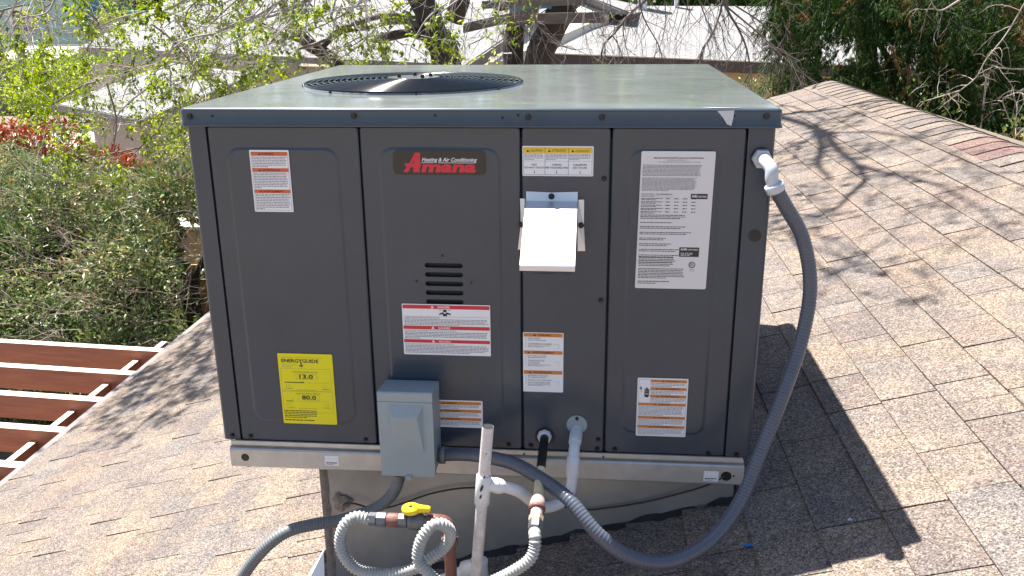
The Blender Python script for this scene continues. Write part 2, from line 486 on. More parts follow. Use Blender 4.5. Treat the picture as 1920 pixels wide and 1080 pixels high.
def rrect(x0, x1, z0, z1, r, n=6):
    pts = []
    for cx, cz, a0 in ((x1 - r, z1 - r, 0), (x0 + r, z1 - r, 90), (x0 + r, z0 + r, 180), (x1 - r, z0 + r, 270)):
        for k in range(n + 1):
            a = R_(a0 + 90 * k / n); pts.append((cx + r * math.cos(a), cz + r * math.sin(a)))
    return pts

def panel(x0, x1, z0, z1, emboss=None, holes=(), mt=None, y=0.0):
    mt = mt or M['slate']
    mb = MB(); e = .0022
    outer = rrect(x0 + e, x1 - e, z0 + e, z1 - e, .004, 2)
    edge = rrect(x0, x1, z0, z1, .006, 2)
    n = len(outer)
    mb.add([(x, y, z) for x, z in outer] + [(x, y + .0022, z) for x, z in edge], [(i, (i + 1) % n, n + (i + 1) % n, n + i) for i in range(n)], mt, True)
    mb.add([(x, y + .0022, z) for x, z in edge] + [(x, y + .011, z) for x, z in edge], [(i, (i + 1) % n, n + (i + 1) % n, n + i) for i in range(n)], mt)
    def cap(loops, yy):
        vv = [[Vector((x, yy, z)) for x, z in lp] for lp in loops]
        flat = [p for lp in vv for p in lp]
        tr = tessellate_polygon([[Vector((p.x, p.z, 0)) for p in lp] for lp in vv])
        mb.add(flat, tr, mt)
    if emboss:
        ex0, ex1, ez0, ez1, r = emboss; h = .0018; wd = .0065
        a = rrect(ex0, ex1, ez0, ez1, r, 8); b = rrect(ex0 + wd, ex1 - wd, ez0 + wd, ez1 - wd, r - wd * .6, 8)
        cap([outer, a[::-1]], y)
        k = len(a); prof = [(0, 0), (.25, .12), (.5, .5), (.75, .88), (1, 1)]
        rings = []
        for (f, g) in prof:
            rings.append([(p[0] + (q[0] - p[0]) * f, y - h * g, p[1] + (q[1] - p[1]) * f) for p, q in zip(a, b)])
        vs = [q for rg in rings for q in rg]
        fs = [(j * k + i, j * k + (i + 1) % k, (j + 1) * k + (i + 1) % k, (j + 1) * k + i) for j in range(4) for i in range(k)]
        mb.add(vs, fs, mt, True)
        cap([b] + [hh[::-1] for hh in holes], y - h)
        yy = y - h
    else:
        cap([outer] + [hh[::-1] for hh in holes], y); yy = y
    for hh in holes:
        k = len(hh)
        mb.add([(x, yy, z) for x, z in hh] + [(x, yy + .004, z) for x, z in hh], [(i, (i + 1) % k, k + (i + 1) % k, k + i) for i in range(k)], mt)
        mb.add([(x, yy + .010, z) for x, z in hh], [tuple(range(k))], M['dark'])
        mb.add([(x, yy + .004, z) for x, z in hh] + [(x, yy + .010, z) for x, z in hh], [(i, (i + 1) % k, k + (i + 1) % k, k + i) for i in range(k)], M['dark'])
    return mb

PZ0, PZ1 = .006, .722
g = .0018
panel(-.553 + g, -.2335 - g, PZ0, PZ1, (-.517, -.277, .055, .680, .03)).build('access_panel', unit, 'leftmost wide panel with a raised field')
slots = []
for i in range(5):
    zc = .4325 - i * .0202
    slots.append(rrect(-.1085, -.0275, zc - .0052, zc + .0052, .00519, 6))
panel(-.2335 + g, .0965 - g, PZ0, PZ1, (-.196, .056, .055, .682, .03), slots).build('access_panel', unit, 'panel with five horizontal louvre slots')
panel(.0965 + g, .277 - g, PZ0, PZ1).build('access_panel', unit, 'narrow plain panel behind the vent hood')
panel(.277 + g, .5405 - g, PZ0, PZ1, (.312, .494, .055, .680, .026)).build('access_panel', unit, 'panel carrying the large rating sheet')
# corner posts with rounded outer edge
for x0, x1, s in ((-W2, -.553 - g, -1), (.5405 + g, W2, 1)):
    bm = bmesh.new(); bmesh.ops.create_cube(bm, size=1)
    for v in bm.verts:
        v.co = Vector((x0 + (v.co.x + .5) * (x1 - x0), (v.co.y + .5) * .03, PZ0 + (v.co.z + .5) * (PZ1 - PZ0)))
    ee = [e for e in bm.edges if all(v.co.y < .001 and (v.co.x * s > W2 - .001) for v in e.verts)]
    bmesh.ops.bevel(bm, geom=ee, offset=.008, segments=4, profile=.5, affect='EDGES')
    mb = MB(); mb.bm(bm, M['post']); mb.build('corner_post', unit)

# top cover with a round fan opening
FC = (-.218, .515); FR = .277
CX = .604; CY0 = -.007; CY1 = D + .012
bmr = .007
cov = MB()
out = rrect(-CX + bmr, CX - bmr, CY0 + bmr, CY1 - bmr, .004, 3)
circ = [(FC[0] + FR * math.cos(2 * math.pi * k / 96), FC[1] + FR * math.sin(2 * math.pi * k / 96)) for k in range(96)]
tr = tessellate_polygon([[Vector((x, y, 0)) for x, y in out], [Vector((x, y, 0)) for x, y in circ[::-1]]])
cov.add([(x, y, T) for x, y in out] + [(x, y, T) for x, y in circ[::-1]], tr, M['top'])
# rounded drop edge + skirt + small flared lip
prof = [(0, 0)] + [(bmr * math.sin(R_(a)), -bmr * (1 - math.cos(R_(a)))) for a in (22, 45, 68, 90)] + [(bmr, -.030), (bmr + .0028, -.0345), (bmr + .0030, -.0368), (bmr + .0014, -.0375)]
rings = []
for off, dz in prof:
    rings.append([(x, y, T + dz) for x, y in rrect(-CX + bmr - off, CX - bmr + off, CY0 + bmr - off, CY1 - bmr + off, .004 + off, 3)])
k = len(rings[0])
cov.add([p for r_ in rings for p in r_], [(j * k + i, j * k + (i + 1) % k, (j + 1) * k + (i + 1) % k, (j + 1) * k + i) for j in range(len(rings) - 1) for i in range(k)], M['skirt'], True)
# raised rim of fan opening and shroud
rim = [(FR, 0), (FR - .001, .004), (FR - .006, .005), (FR - .010, .002), (FR - .012, -.02), (FR - .012, -.16)]
vs = []; 
for r_, dz in rim:
    vs += [(FC[0] + r_ * math.cos(2 * math.pi * k2 / 96), FC[1] + r_ * math.sin(2 * math.pi * k2 / 96), T + dz) for k2 in range(96)]
cov.add(vs, [(j * 96 + i, j * 96 + (i + 1) % 96, (j + 1) * 96 + (i + 1) % 96, (j + 1) * 96 + i) for j in range(len(rim) - 1) for i in range(96)], M['top'], True)
tc_o = cov.build('top_cover', unit)

# fan guard
gd = MB()
nr = 15
def dome(r): return T + .0065 + .010 * (1 - (r / FR) ** 2)
for i in range(nr):
    r_ = .066 + (FR - .004 - .066) * i / (nr - 1)
    pts = [(FC[0] + r_ * math.cos(a), FC[1] + r_ * math.sin(a), dome(r_)) for a in np.linspace(0, 2 * math.pi, 73)]
    gd.tube(pts, .0027, M['blackmetal'], 6, False)
for kx in range(8):
    a = R_(45 * kx + 12)
    pts = [(FC[0] + r_ * math.cos(a), FC[1] + r_ * math.sin(a), dome(r_) - .0038) for r_ in np.linspace(.05, FR + .004, 8)]
    gd.tube(pts, .0026, M['blackmetal'], 6)
go = gd.build('fan_guard', unit)
hb = MB()
hb.cyl((FC[0], FC[1], dome(0) - .002), (FC[0], FC[1], dome(0) + .001), .064, M['top'], 40)
hub = hb.build('guard_hub_plate', unit)
for dx, dy in ((-.035, -.012), (.028, -.03), (-.005, .04), (.04, .02)):
    s_ = MB(); c = (FC[0] + dx, FC[1] + dy)
    s_.cyl((c[0], c[1], dome(0)), (c[0], c[1], dome(0) + .009), .005, M['screw'], 8)
    s_.build('bolt', hub)
fb = MB()
fb.cyl((FC[0], FC[1], T - .10), (FC[0], FC[1], T - .03), .05, M['dark'], 24)
for kx in range(3):
    a0 = R_(120 * kx + 20)
    vs = []; 
    for i in range(7):
        r_ = .045 + i * .033
        for sgn, dz in ((-1, -.075), (1, -.045)):
            a = a0 + sgn * .45 * (1.0 - .25 * i / 6) + .25 * i / 6
            vs.append((FC[0] + r_ * math.cos(a), FC[1] + r_ * math.sin(a), T + dz))
    fb.add(vs, [(2 * i, 2 * i + 1, 2 * i + 3, 2 * i + 2) for i in range(6)], M['dark'], True)
fb.build('fan', unit)
# dark well floor
mb = MB(); rw = FR - .0135
mb.tube([(FC[0], FC[1], T - .015), (FC[0], FC[1], T - .16)], [rw, rw], M['dark'], 64, False)
mb.cyl((FC[0], FC[1], T - .165), (FC[0], FC[1], T - .16), rw, M['dark'], 64); mb.build('fan_well', unit)

# screws
def screw(x, z, y=0.0, r=.0052, parent=unit):
    s_ = MB()
    s_.cyl((x, y, z), (x, y - .0015, z), r * 1.25, M['screw'], 12)
    s_.cyl((x, y - .0015, z), (x, y - .005, z), r * .85, M['screw'], 6, r * .8)
    s_.build('screw', parent)
def hole(x, z, y=0.0, r=.003):
    s_ = MB(); s_.cyl((x, y + .001, z), (x, y - .0004, z), r, M['dark'], 10); s_.build('screw_hole', unit)
yc = CY0
for x, z in ((-.581, .743), (-.239, .745), (.112, .743), (.257, .743), (.573, .746)): screw(x, z, yc)
for x, z in ((-.533, .744), (-.074, .746), (.061, .742), (.092, .747), (.511, .746)): hole(x, z, yc)
for x, z in ((-.573, .016), (-.530, .016), (-.261, .017), (.065, .017), (.115, .017), (.262, .014), (.264, .037), (.301, .015), (.505, .012), (.566, .012), (.264, .62), (.263, .362)): screw(x, z, 0, .0045)
for x, z in ((-.07, .454), (-.127, .397), (-.01, .396)): hole(x, z, -.0033, .0022)
s_ = MB(); s_.cyl((.569, .001, .506), (.569, -.0015, .506), .0125, M['blackpipe'], 24); s_.build('knockout_plug', unit)
# torn film on the right front edge of the cover
fm = MB()
a = [(.448, .012, T + .0008), (.50, .004, T + .0008), (.525, .002, T + .0008), (.523, -.002, T + .001), (.470, -.002, T + .001)]
fm.add(a, [(0, 1, 2, 3, 4)], M['film'])
fm.add([P(1345, 208, -.0078), P(1377, 207, -.0078), P(1375, 222, -.0082), P(1371, 236, -.0100), P(1363, 233, -.0098), P(1355, 220, -.0082)], [(0, 1, 2, 3, 4, 5)], M['film'])
fm.build('torn_film', unit, 'whitish torn scrap of film over the cover edge')

# --- stickers
def greekhead(L, v0, v1, word, tu, u0, u1, mt, ink, tri_u):
    L.rect(u0, v0, u1, v1, mt, 1)
    h = v1 - v0
    L.tri(tri_u, v1 - h * .18, h * .62, ink, 2)
    L.text(word, tu[0], v0 + h * .24, tu[1], v1 - h * .22, ink, 2, .01)
YL = -.0037
# 1 top-left warning
L = Label(-.4650, .6745, .0835, .1300, YL, M['white'])
L.frame(.003, .004, .0805, .1265, .0006, M['ink2'])
greekhead(L, .004, .012, 'WARNING', (.025, .052), .0035, .080, M['orange2'], M['ink'], .021)
L.greek(.005, .0135, .078, .0365, 7, M['ink2'], seed=1)
greekhead(L, .0375, .0455, 'ADVERTENCIA', (.024, .062), .0035, .080, M['orange2'], M['ink'], .019)
L.greek(.005, .0465, .079, .0810, 10, M['ink2'], last=.2, seed=2)
greekhead(L, .0825, .0900, 'AVERTISSEMENT', (.022, .066), .0035, .080, M['orange2'], M['ink'], .017)
L.greek(.005, .0910, .079, .1255, 10, M['ink2'], last=.25, seed=3)
L.build('warning_sticker', unit, 'tall white sticker with three red-orange bars on the left panel')
# 2 logo plate
L = Label(-.1640, .6755, .189, .0495, YL - .0005, M['logo'], rad=.009)
L.text('Heating & Air Conditioning', .0590, .0143, .172, .0250, M['white'], 3, .016, .3)
L.rect(.0580, .0243, .084, .0253, M['white'], 3); L.rect(.0920, .0243, .166, .0253, M['white'], 3)
# big slanted A
def poly(L, pts, mt, l=2):
    V = [L.pt(u, v, l) for u, v in pts]
    tr = tessellate_polygon([[Vector((u, -v, 0)) for u, v in pts]])
    L.mb.add(V, tr, mt)
poly(L, [(.0195, .0445), (.0265, .0345), (.0225, .0265), (.0330, .0265), (.0455, .0045), (.0560, .0045), (.0555, .0265), (.0580, .0265), (.0560, .0330), (.0545, .0330), (.0540, .0445), (.0405, .0445), (.0410, .0345), (.0355, .0345), (.0295, .0445)], M['logored'])
poly(L, [(.0385, .0265), (.0425, .0195), (.0420, .0265)], M['logo'], 3)
L.text('mana', .0565, .0275, .1700, .0450, M['logored'], 2, .045, .18)
L.build('logo_plate', unit, 'black rounded plate with red and white lettering')
# 3 caution
L = Label(.0995, .6850, .1425, .0605, -.0006, M['white'])
L.frame(.002, .003, .1400, .0580, .0005, M['ink'])
for i, (hd, a, b, c1, c2) in enumerate((('CAUTION', .0025, .0455, 'HOT', 'DO NOT TOUCH'), ('ATTENTION', .0455, .0925, 'CHAUD', 'NE TOUCHEZ PAS'), ('ATENCI\u00d3N', .0925, .1395, 'CALIENTE', 'NO TOCAR'))):
    L.rect(a, .0035, b, .0140, M['yellow'], 1)
    L.tri(a + .0085, .0118, .0050, M['ink'])
    L.text(hd, a + .0135, .0065, b - .0055, .0115, M['ink'])
    if i: L.rect(a - .0003, .0035, a + .0003, .0575, M['ink'], 2)
    L.greek(a + .0015, .0148, b - .0015, .0285, 5, M['ink2'], seed=20 + i)
    L.rect(a, .0300, b, .0304, M['ink2'], 1)
    wd = {'HOT': .0105, 'CHAUD': .019, 'CALIENTE': .027}[c1]; mid = (a + b) / 2
    L.text(c1, mid - wd / 2, .0355, mid + wd / 2, .0393, M['ink'], 2, .015)
    wd = {'DO NOT TOUCH': .0395, 'NE TOUCHEZ PAS': .0440, 'NO TOCAR': .0275}[c2]
    L.text(c2, mid - wd / 2, .0415, mid + wd / 2, .0452, M['ink'], 2, .015)
    L.rect(mid - .0003, .0485, mid + .0003, .0535, M['ink'], 2)
    L.mb.add([L.pt(mid - .0013, .0525, 2), L.pt(mid + .0013, .0525, 2), L.pt(mid, .0560, 2)], [(0, 1, 2)], M['ink'])
L.build('caution_sticker', unit, 'wide white sticker with a yellow three-language heading above the vent hood')
# 4 rating sheet
L = Label(.3365, .6765, .1450, .2850, YL, M['spec'], rad=.003, skew=-.014)
I = M['ink']; I2 = M['ink2']
L.text('AMANA\u00ae BRAND HEATING AND AIR CONDITIONING', .024, .0115, .122, .0150, I, 2, .008)
L.text('GOODMAN COMPANY, L.P.', .050, .0165, .094, .0192, I2)
L.text('5151 SAN FELIPE, STE 500, HOUSTON, TX 77056', .034, .0205, .116, .0232, I2)
L.greek(.004, .0265, .120, .0500, 9, I2, .5, 1, seed=31)
L.greek(.004, .0525, .112, .0800, 12, I2, .5, .5, seed=32)
v = .0850
for i, (a, b) in enumerate((('MODEL/MODELE', 'APG1336090M41AA'), ('SERIAL/SERIE', ''))):
    L.text(a, .004, v, .030, v + .0024, I); 
    if b: L.text(b, .033, v, .064, v + .0024, I, 2, .01)
    L.rect(.032, v + .0028, .068, v + .0032, I2); v += .0042
v = .0940
for i in range(5):
    L.greek(.004, v, .048, v + .0055, 2, I, .5, .7, seed=40 + i)
    for q in range(4): L.greek(.053 + q * .017, v, .062 + q * .017, v + .0028, 1, I, .6, 1, seed=60 + i * 4 + q)
    v += .0068
for i, (n_, e_) in enumerate(((3, .095), (1, .078), (2, .096), (2, .110), (2, .060), (2, .070), (2, .090), (2, .085), (2, .082))):
    L.greek(.004, v, e_, v + n_ * .0034, n_, I, .45, .9, seed=80 + i); v += n_ * .0034 + .0052
L.greek(.005, .2170, .078, .2380, 6, I, .45, .9, seed=95)
L.greek(.005, .2410, .100, .2640, 7, I, .45, .6, seed=96)
L.greek(.005, .2680, .070, .2760, 2, I, .45, .6, seed=97)
def certbadge(u, v, w_, h_, two):
    L.rect(u, v, u + w_, v + h_, M['ink'], 2)
    t = h_ if not two else h_ * .45
    L.text('AHRI', u + w_ * .06, v + t * .2, u + w_ * .38, v + t * .72, M['white'], 3, .03)
    L.text('CERTIFIED', u + w_ * .42, v + t * .35, u + w_ * .95, v + t * .7, M['white'], 3, .01)
    if two: L.greek(u + w_ * .08, v + h_ * .55, u + w_ * .7, v + h_ * .92, 3, M['spec'], .4, .8, seed=5, l=3)
certbadge(.1020, .0850, .0330, .0105, False)
certbadge(.0860, .1960, .0400, .0200, True)
ring = [(.1135 + .0068 * math.cos(a), .2330 + .0068 * math.sin(a)) for a in np.linspace(0, 2 * math.pi, 25)]
ring2 = [(.1135 + .0053 * math.cos(a), .2330 + .0053 * math.sin(a)) for a in np.linspace(0, 2 * math.pi, 25)]
for i in range(24):
    L.mb.add([L.pt(*ring[i], 2), L.pt(*ring[i + 1], 2), L.pt(*ring2[i + 1], 2), L.pt(*ring2[i], 2)], [(0, 1, 2, 3)], I)
L.text('ETL', .1095, .2300, .1175, .2360, I, 2, .02)
L.text('Intertek', .1085, .2420, .1185, .2440, I2)
L.text('3097983', .1090, .2452, .1180, .2470, I2)
L.build('rating_sheet', unit, 'large white sheet of small print on the right panel')
# 5 danger
L = Label(-.1615, .3465, .1905, .1165, YL, M['white'], skew=0)
for (va, vb, wd, vv, n_) in ((.0020, .0105, 'DANGER', .028, 4), (.0495, .0575, 'DANGER', .0585, 4), (.0810, .0885, 'PELIGRO', .0895, 4)):
    L.rect(.0015, va, .1890, vb, M['red'], 1)
    L.tri(.066, vb - .0015, .0060, M['white'], 2)
    L.text(wd, .0780, va + .0018, .1040, vb - .0017, M['white'], 2, .02)
L.rect(.0015, .0280, .1890, .0284, I, 1)
# pictogram: figure with fumes
for dx in (-1, 1):
    L.mb.add([L.pt(.093 + dx * .003, .0170, 2), L.pt(.093 + dx * .0125, .0210, 2), L.pt(.093 + dx * .0125, .0240, 2), L.pt(.093 + dx * .003, .0215, 2)], [(0, 1, 2, 3)], I)
    L.rect(.093 + dx * .010 - .003, .0120, .093 + dx * .010 + .003, .0130, I2, 2)
L.mb.add([L.pt(.093 + .0042 * math.cos(a), .0145 + .0030 * math.sin(a), 3) for a in np.linspace(0, 6.28, 13)[:-1]], [tuple(range(12))], I)
L.rect(.0885, .0205, .0975, .0265, I, 2)
L.text('CARBON MONOXIDE POISONING HAZARD', .0040, .0295, .0820, .0325, I2)
L.greek(.004, .0335, .187, .0485, 5, I2, .45, .7, seed=7)
L.text("RISQUE D'EMPOISONNEMENT AU MONOXYDE DE CARBONE", .0040, .0590, .1160, .0620, I2)
L.greek(.004, .0630, .187, .0800, 5, I2, .45, .2, seed=8)
L.text('RIESGO DE INTOXICACI\u00d3N POR MON\u00d3XIDO DE CARBONO', .0040, .0900, .1120, .0930, I2)
L.greek(.004, .0940, .187, .1130, 6, I2, .45, .8, seed=9)
L.build('danger_sticker', unit, 'white sticker with three red danger bars under the louvre slots')
# 6 energy guide
E_ = M['energy']
L = Label(-.4470, .2245, .1240, .1710, YL, E_, rad=.003)
L.text('ENERGYGUIDE', .0080, .0130, .0920, .0215, I, 2, .022)
L.rect(.0510, .0200, .0535, .0290, I, 2)
poly(L, [(.0475, .0262), (.0523, .0300), (.0570, .0262), (.0570, .0285), (.0523, .0325), (.0475, .0285)], I, 3)
L.greek(.008, .0085, .100, .0105, 1, M['ink2'], .3, 1, seed=3)
L.text('Packaged Furnace-Central', .0080, .0258, .0420, .0282, I2); L.text('Air Conditioner', .0080, .0305, .0300, .0328, I2)
L.frame(.0040, .0360, .1180, .0900, .0004, I2)
L.text('Seasonal Energy Efficiency Ratio', .0310, .0420, .0900, .0455, I)
L.text('13.0', .0455, .0495, .0770, .0600, I, 2, .028)
L.frame(.0380, .0480, .0860, .0615, .0004, I2)
L.rect(.0110, .0685, .0545, .0705, I); L.rect(.0545, .0692, .1120, .0696, I2); L.tri(.0530, .0665, -.0022, I)
L.frame(.0140, .0755, .0230, .0810, .0003, I2); L.frame(.0970, .0755, .1070, .0810, .0003, I2)
L.text('Least Efficient', .0110, .0835, .0280, .0855, I); L.text('Most Efficient', .0960, .0835, .1130, .0855, I)
L.text('Efficiency Range of Similar Models', .0380, .0865, .0800, .0885, I)
L.frame(.0040, .0910, .1180, .1430, .0004, I2)
L.text('Annual Fuel Utilization Efficiency', .0350, .0945, .0910, .0980, I)
L.text('80.0', .0475, .1005, .0800, .1110, I, 2, .028)
L.frame(.0400, .0995, .0870, .1125, .0004, I2)
L.rect(.0110, .1145, .0265, .1162, I); L.rect(.0265, .1150, .1120, .1154, I2); L.tri(.0255, .1092, -.0022, I)
L.frame(.0120, .1210, .0210, .1262, .0003, I2); L.frame(.1000, .1210, .1090, .1262, .0003, I2)
L.text('Least Efficient', .0120, .1300, .0290, .1320, I); L.text('Most Efficient', .0960, .1290, .1130, .1310, I)
L.text('Efficiency Range of Similar Models', .0390, .1315, .0800, .1335, I)
L.greek(.0040, .1370, .080, .1580, 5, I, .45, .7, seed=4)
L.greek(.0040, .1600, .074, .1650, 1, I, .45, 1, seed=5)
L.build('energy_sticker', unit, 'bright yellow efficiency sticker low on the left panel')
# 7 gas/condensate
L = Label(.0985, .2865, .0870, .1385, -.0006, M['white'])
secs = ((.0015, .0100, 'WARNING', (.0330, .0600), ('GAS INLET',), ('CONDENSATE DRAIN',)),
        (.0420, .0500, 'AVERTISSEMENT', (.0200, .0670), ('ENTR\u00c9E DE GAZ',), ('DRAINAGE DE', 'CONDENSE')),
        (.0880, .0965, 'ADVERTENCIA', (.0230, .0620), ('ENTRADA DE GAS',), ('PANEL DE DRENAJE', 'DE CONDENSACION')))
for va, vb, wd, tu, t1, t2 in secs:
    greekhead(L, va, vb, wd, tu, .0015, .0850, M['orange'], I, tu[0] - .008)
    v = vb + .0015
    L.text(t1[0], .0105, v, .0105 + .0031 * len(t1[0]), v + .0040, I2); v += .0052
    L.greek(.0105, v, .050, v + .0026, 1, I2, .5, 1, seed=len(wd)); v += .0075 if len(t2) == 1 else .006
    for q in t2:
        L.text(q, .0105, v, .0105 + .0032 * len(q), v + .0040, I2); v += .0055
    L.greek(.0105, v, .060, v + .0048, 2, I2, .4, .7, seed=len(wd) + 1)
    L.rect(.0055, vb + .003, .0059, vb + .024, I2); L.rect(.0055, vb + .003, .009, vb + .0034, I2)
    L.rect(.0770, vb + .017, .0774, vb + .027, I2); L.rect(.066, vb + .017, .0774, vb + .0174, I2)
L.build('gas_inlet_sticker', unit, 'white sticker with three orange bars above the pipe inlets')
# 8 hand warning
L = Label(.3455, .1895, .1075, .1380, YL, M['white'])
L.frame(.003, .0035, .1045, .1350, .0005, I2)
for va, vb, wd, tu, u0 in ((.0040, .0100, 'WARNING', (.060, .086), .0285), (.0215, .0280, 'AVERTISSEMENT', (.047, .092), .0285), (.0390, .0460, 'ADVERTENCIA', (.050, .090), .0285),
                           (.0585, .0650, 'WARNING', (.045, .071), .0035), (.0900, .0965, 'WARNING', (.045, .071), .0035), (.1120, .1185, 'AVERTISSEMENT', (.036, .082), .0035)):
    greekhead(L, va, vb, wd, tu, u0, .1040, M['orange'], I, tu[0] - .006)
L.rect(.0280, .0040, .0285, .0585, I2)
for a, b, n_, u0, sd in ((.0110, .0210, 3, .030, 1), (.0290, .0385, 3, .030, 2), (.0470, .0580, 4, .030, 3), (.0660, .0890, 8, .005, 4), (.0975, .1115, 5, .005, 5), (.1195, .1340, 6, .005, 6)):
    L.greek(u0, a, .102, b, n_, I2, .4, .6, seed=200 + sd)
for i, (du, hh) in enumerate(((0, .009), (.0026, .012), (.0052, .0115), (.0078, .0085))):
    L.rect(.0155 + du, .0345 - hh, .0155 + du + .0020, .0345, I, 2)
L.rect(.0150, .0345, .0255, .0368, I, 2); L.rect(.0150, .0385, .0255, .0425, I, 2); L.rect(.0170, .0425, .0235, .0455, I, 2)
poly(L, [(.0055, .0160), (.0110, .0255), (.0075, .0250), (.0105, .0345), (.0040, .0225), (.0078, .0232)], I, 2)
L.build('shock_sticker', unit, 'white sticker with six orange bars and a black hand pictogram')
# 9 sticker by the box
L = Label(-.1050, .1230, .1135, .0660, YL, M['white'])
for va, vb, wd, tu in ((.0030, .0105, 'WARNING', (.032, .055)), (.0220, .0290, 'AVERTISSEMENT', (.025, .066)), (.0420, .0490, 'ADVERTENCIA', (.028, .064))):
    greekhead(L, va, vb, wd, tu, .0015, .1100, M['orange'], I, tu[0] - .005)
for a, b, n_, sd in ((.0115, .0210, 3, 1), (.0300, .0410, 4, 2), (.0500, .0620, 4, 3)):
    L.greek(.003, a, .108, b, n_, I2, .4, .6, seed=300 + sd)
L.build('disconnect_sticker', unit, 'white sticker with three orange bars beside the grey electric box')

# base rail under the front (lip, groove, face)
br = MB()
prof = [(-.001, .0060), (-.006, .0060), (-.0065, -.0030), (.0035, -.0045), (.0035, -.0105), (-.0060, -.0125), (-.0085, -.0160), (-.0085, -.0570), (-.0060, -.0600), (.012, -.0600)]
X0, X1 = -.580, .5835
for i in range(len(prof) - 1):
    (ya, za), (yb, zb) = prof[i], prof[i + 1]
    # lip stops a little short of the face
    xa = X0 + .004 if i < 3 else X0; xb = X1 - .004 if i < 3 else X1
    br.add([(xa, ya, za), (xa, yb, zb), (xb, yb, zb), (xb, ya, za)], [(0, 1, 2, 3)], M['galv'])
for X in (X0, X1):
    br.add([(X, -.0085, -.016), (X, -.0085, -.057), (X, -.006, -.06), (X, .5, -.06), (X, .5, -.0045), (X, .0035, -.0105)], [(0, 1, 2, 3, 4, 5)], M['galv'])
br.add([(X0, .012, -.06), (X0, D, -.06), (X1, D, -.06), (X1, .012, -.06)], [(0, 1, 2, 3)], M['galv'])
rail = br.build('base_rail', unit)
for x, z, r_ in ((-.545, -.035, .0095), (.546, -.038, .0115)):
    s_ = MB()
    a = [(x + r_ * math.cos(q), -.0088, z + r_ * math.sin(q)) for q in np.linspace(0, 2 * math.pi, 25)[:-1]]
    s_.add(a, [tuple(range(24))], M['dark'] if x > 0 else M['blackpipe'])
    s_.build('lifting_hole', rail)
for x, z in ((-.357, -.023), (.497, -.027)):
    L = Label(x, z, .032, .025, -.0089, M['white'], rad=.001)
    L.greek(.003, .016, .028, .020, 1, I, .6, 1, seed=3); L.greek(.003, .0205, .020, .0235, 1, I2, .5, 1, seed=4)
    L.mb.build('tag_sticker', rail)
for xx, zz in ((.562, -.037), (.100, -.0015), (.276, -.0015)):
    s_ = MB(); s_.cyl((xx, -.008, zz), (xx, -.0095, zz), .0022, M['screw'], 8); s_.build('rivet', rail)

# flue hood
hood = MB()
Hm = M['hood']
hy = -.185
K0 = P(984, 391, -.068); K1 = P(1082, 392, -.068); B0 = P(974, 498, hy); B1 = P(1078, 502, hy)
kz = (K0.z + K1.z) / 2; bz = (B0.z + B1.z) / 2
xl0, xr0, xl1, xr1 = K0.x, K1.x, B0.x, B1.x
# flanges (bent sheet strips)
hood.add([(.107, -.0018, .593), (.107, -.006, .574), (.2115, -.006, .574), (.2115, -.0018, .593), (.160, -.0012, .591), (.160, -.0055, .574)], [(0, 1, 5, 4), (4, 5, 2, 3)], Hm)
hood.add([(.094, -.002, .578), (.1045, -.003, .578), (.1010, -.010, .525), (.1045, -.003, .470), (.089, -.002, .470), (.0955, -.004, .525)], [(0, 1, 2, 5), (5, 2, 3, 4)], Hm)
hood.add([(.213, -.003, .577), (.2245, -.002, .577), (.2250, -.005, .525), (.2285, -.002, .469), (.213, -.003, .469), (.212, -.003, .525)], [(0, 1, 2, 5), (5, 2, 3, 4)], Hm)
T0 = (.1055, -.006, .574); T1 = (.2115, -.006, .574)
hood.add([T0, T1, (xr0, -.066, kz), (xl0, -.066, kz), (xl0, -.070, kz - .002), (xr0, -.070, kz - .002), (xr1, hy + .001, bz + .002), (xl1, hy + .001, bz + .002), (xr1, hy, bz), (xl1, hy, bz), (xr1, hy + .002, bz - .0095), (xl1, hy + .002, bz - .0095)],
         [(0, 3, 2, 1), (3, 4, 5, 2), (4, 7, 6, 5), (7, 9, 8, 6), (9, 11, 10, 8)], Hm)
for (xa, xb, xt) in ((xl0, xl1, .1055), (xr0, xr1, .2115)):
    hood.add([(xt, -.004, .574), (xa, -.066, kz), (xa, -.070, kz - .002), (xb, hy, bz), (xb, hy + .002, bz - .0095), (xb + (.002 if xb < .15 else -.002), -.004, bz - .012)], [(0, 1, 2, 3, 4, 5)], Hm)
ho = hood.build('flue_hood', unit, 'bright bare metal vent hood with a sloped lid')
# perforated bottom screen
pm = MB()
n_ = 26
for i in range(n_ + 1):
    x = xl1 + .006 + (xr1 - xl1 - .012) * i / n_
    pm.tube([(x, hy + .006, bz - .009), (x, hy + .008, bz - .0175), (x, -.01, bz - .0175)], .0007, M['steel'], 4)
for j in range(3):
    pm.tube([(xl1 + .005, hy + .0055 + .001 * j, bz - .010 - .0035 * j), (xr1 - .005, hy + .0055 + .001 * j, bz - .010 - .0035 * j)], .0007, M['steel'], 4)
pm.build('vent_screen', ho)
for x, z in ((.1585, .584), (.219, .5245), (.0965, .5245)): screw(x, z, -.006, .0050, ho)

# =============================================================== electrical disconnect box
bx = thing('electrical_disconnect_box', 'pale blue-grey electrical disconnect box hung on the front of the air conditioner', 'electrical box', (-.145, -.05, -.02))
c0, c1 = -.204, -.086
yb, yf = -.0045, -.095
zt, zb = .168, -.018
mb = MB(); mb.box((c0 + .003, yf + .012, zb + .004), (c1 - .001, yb, zt - .012), M['boxgrey'], .0015); mb.build('enclosure', bx)
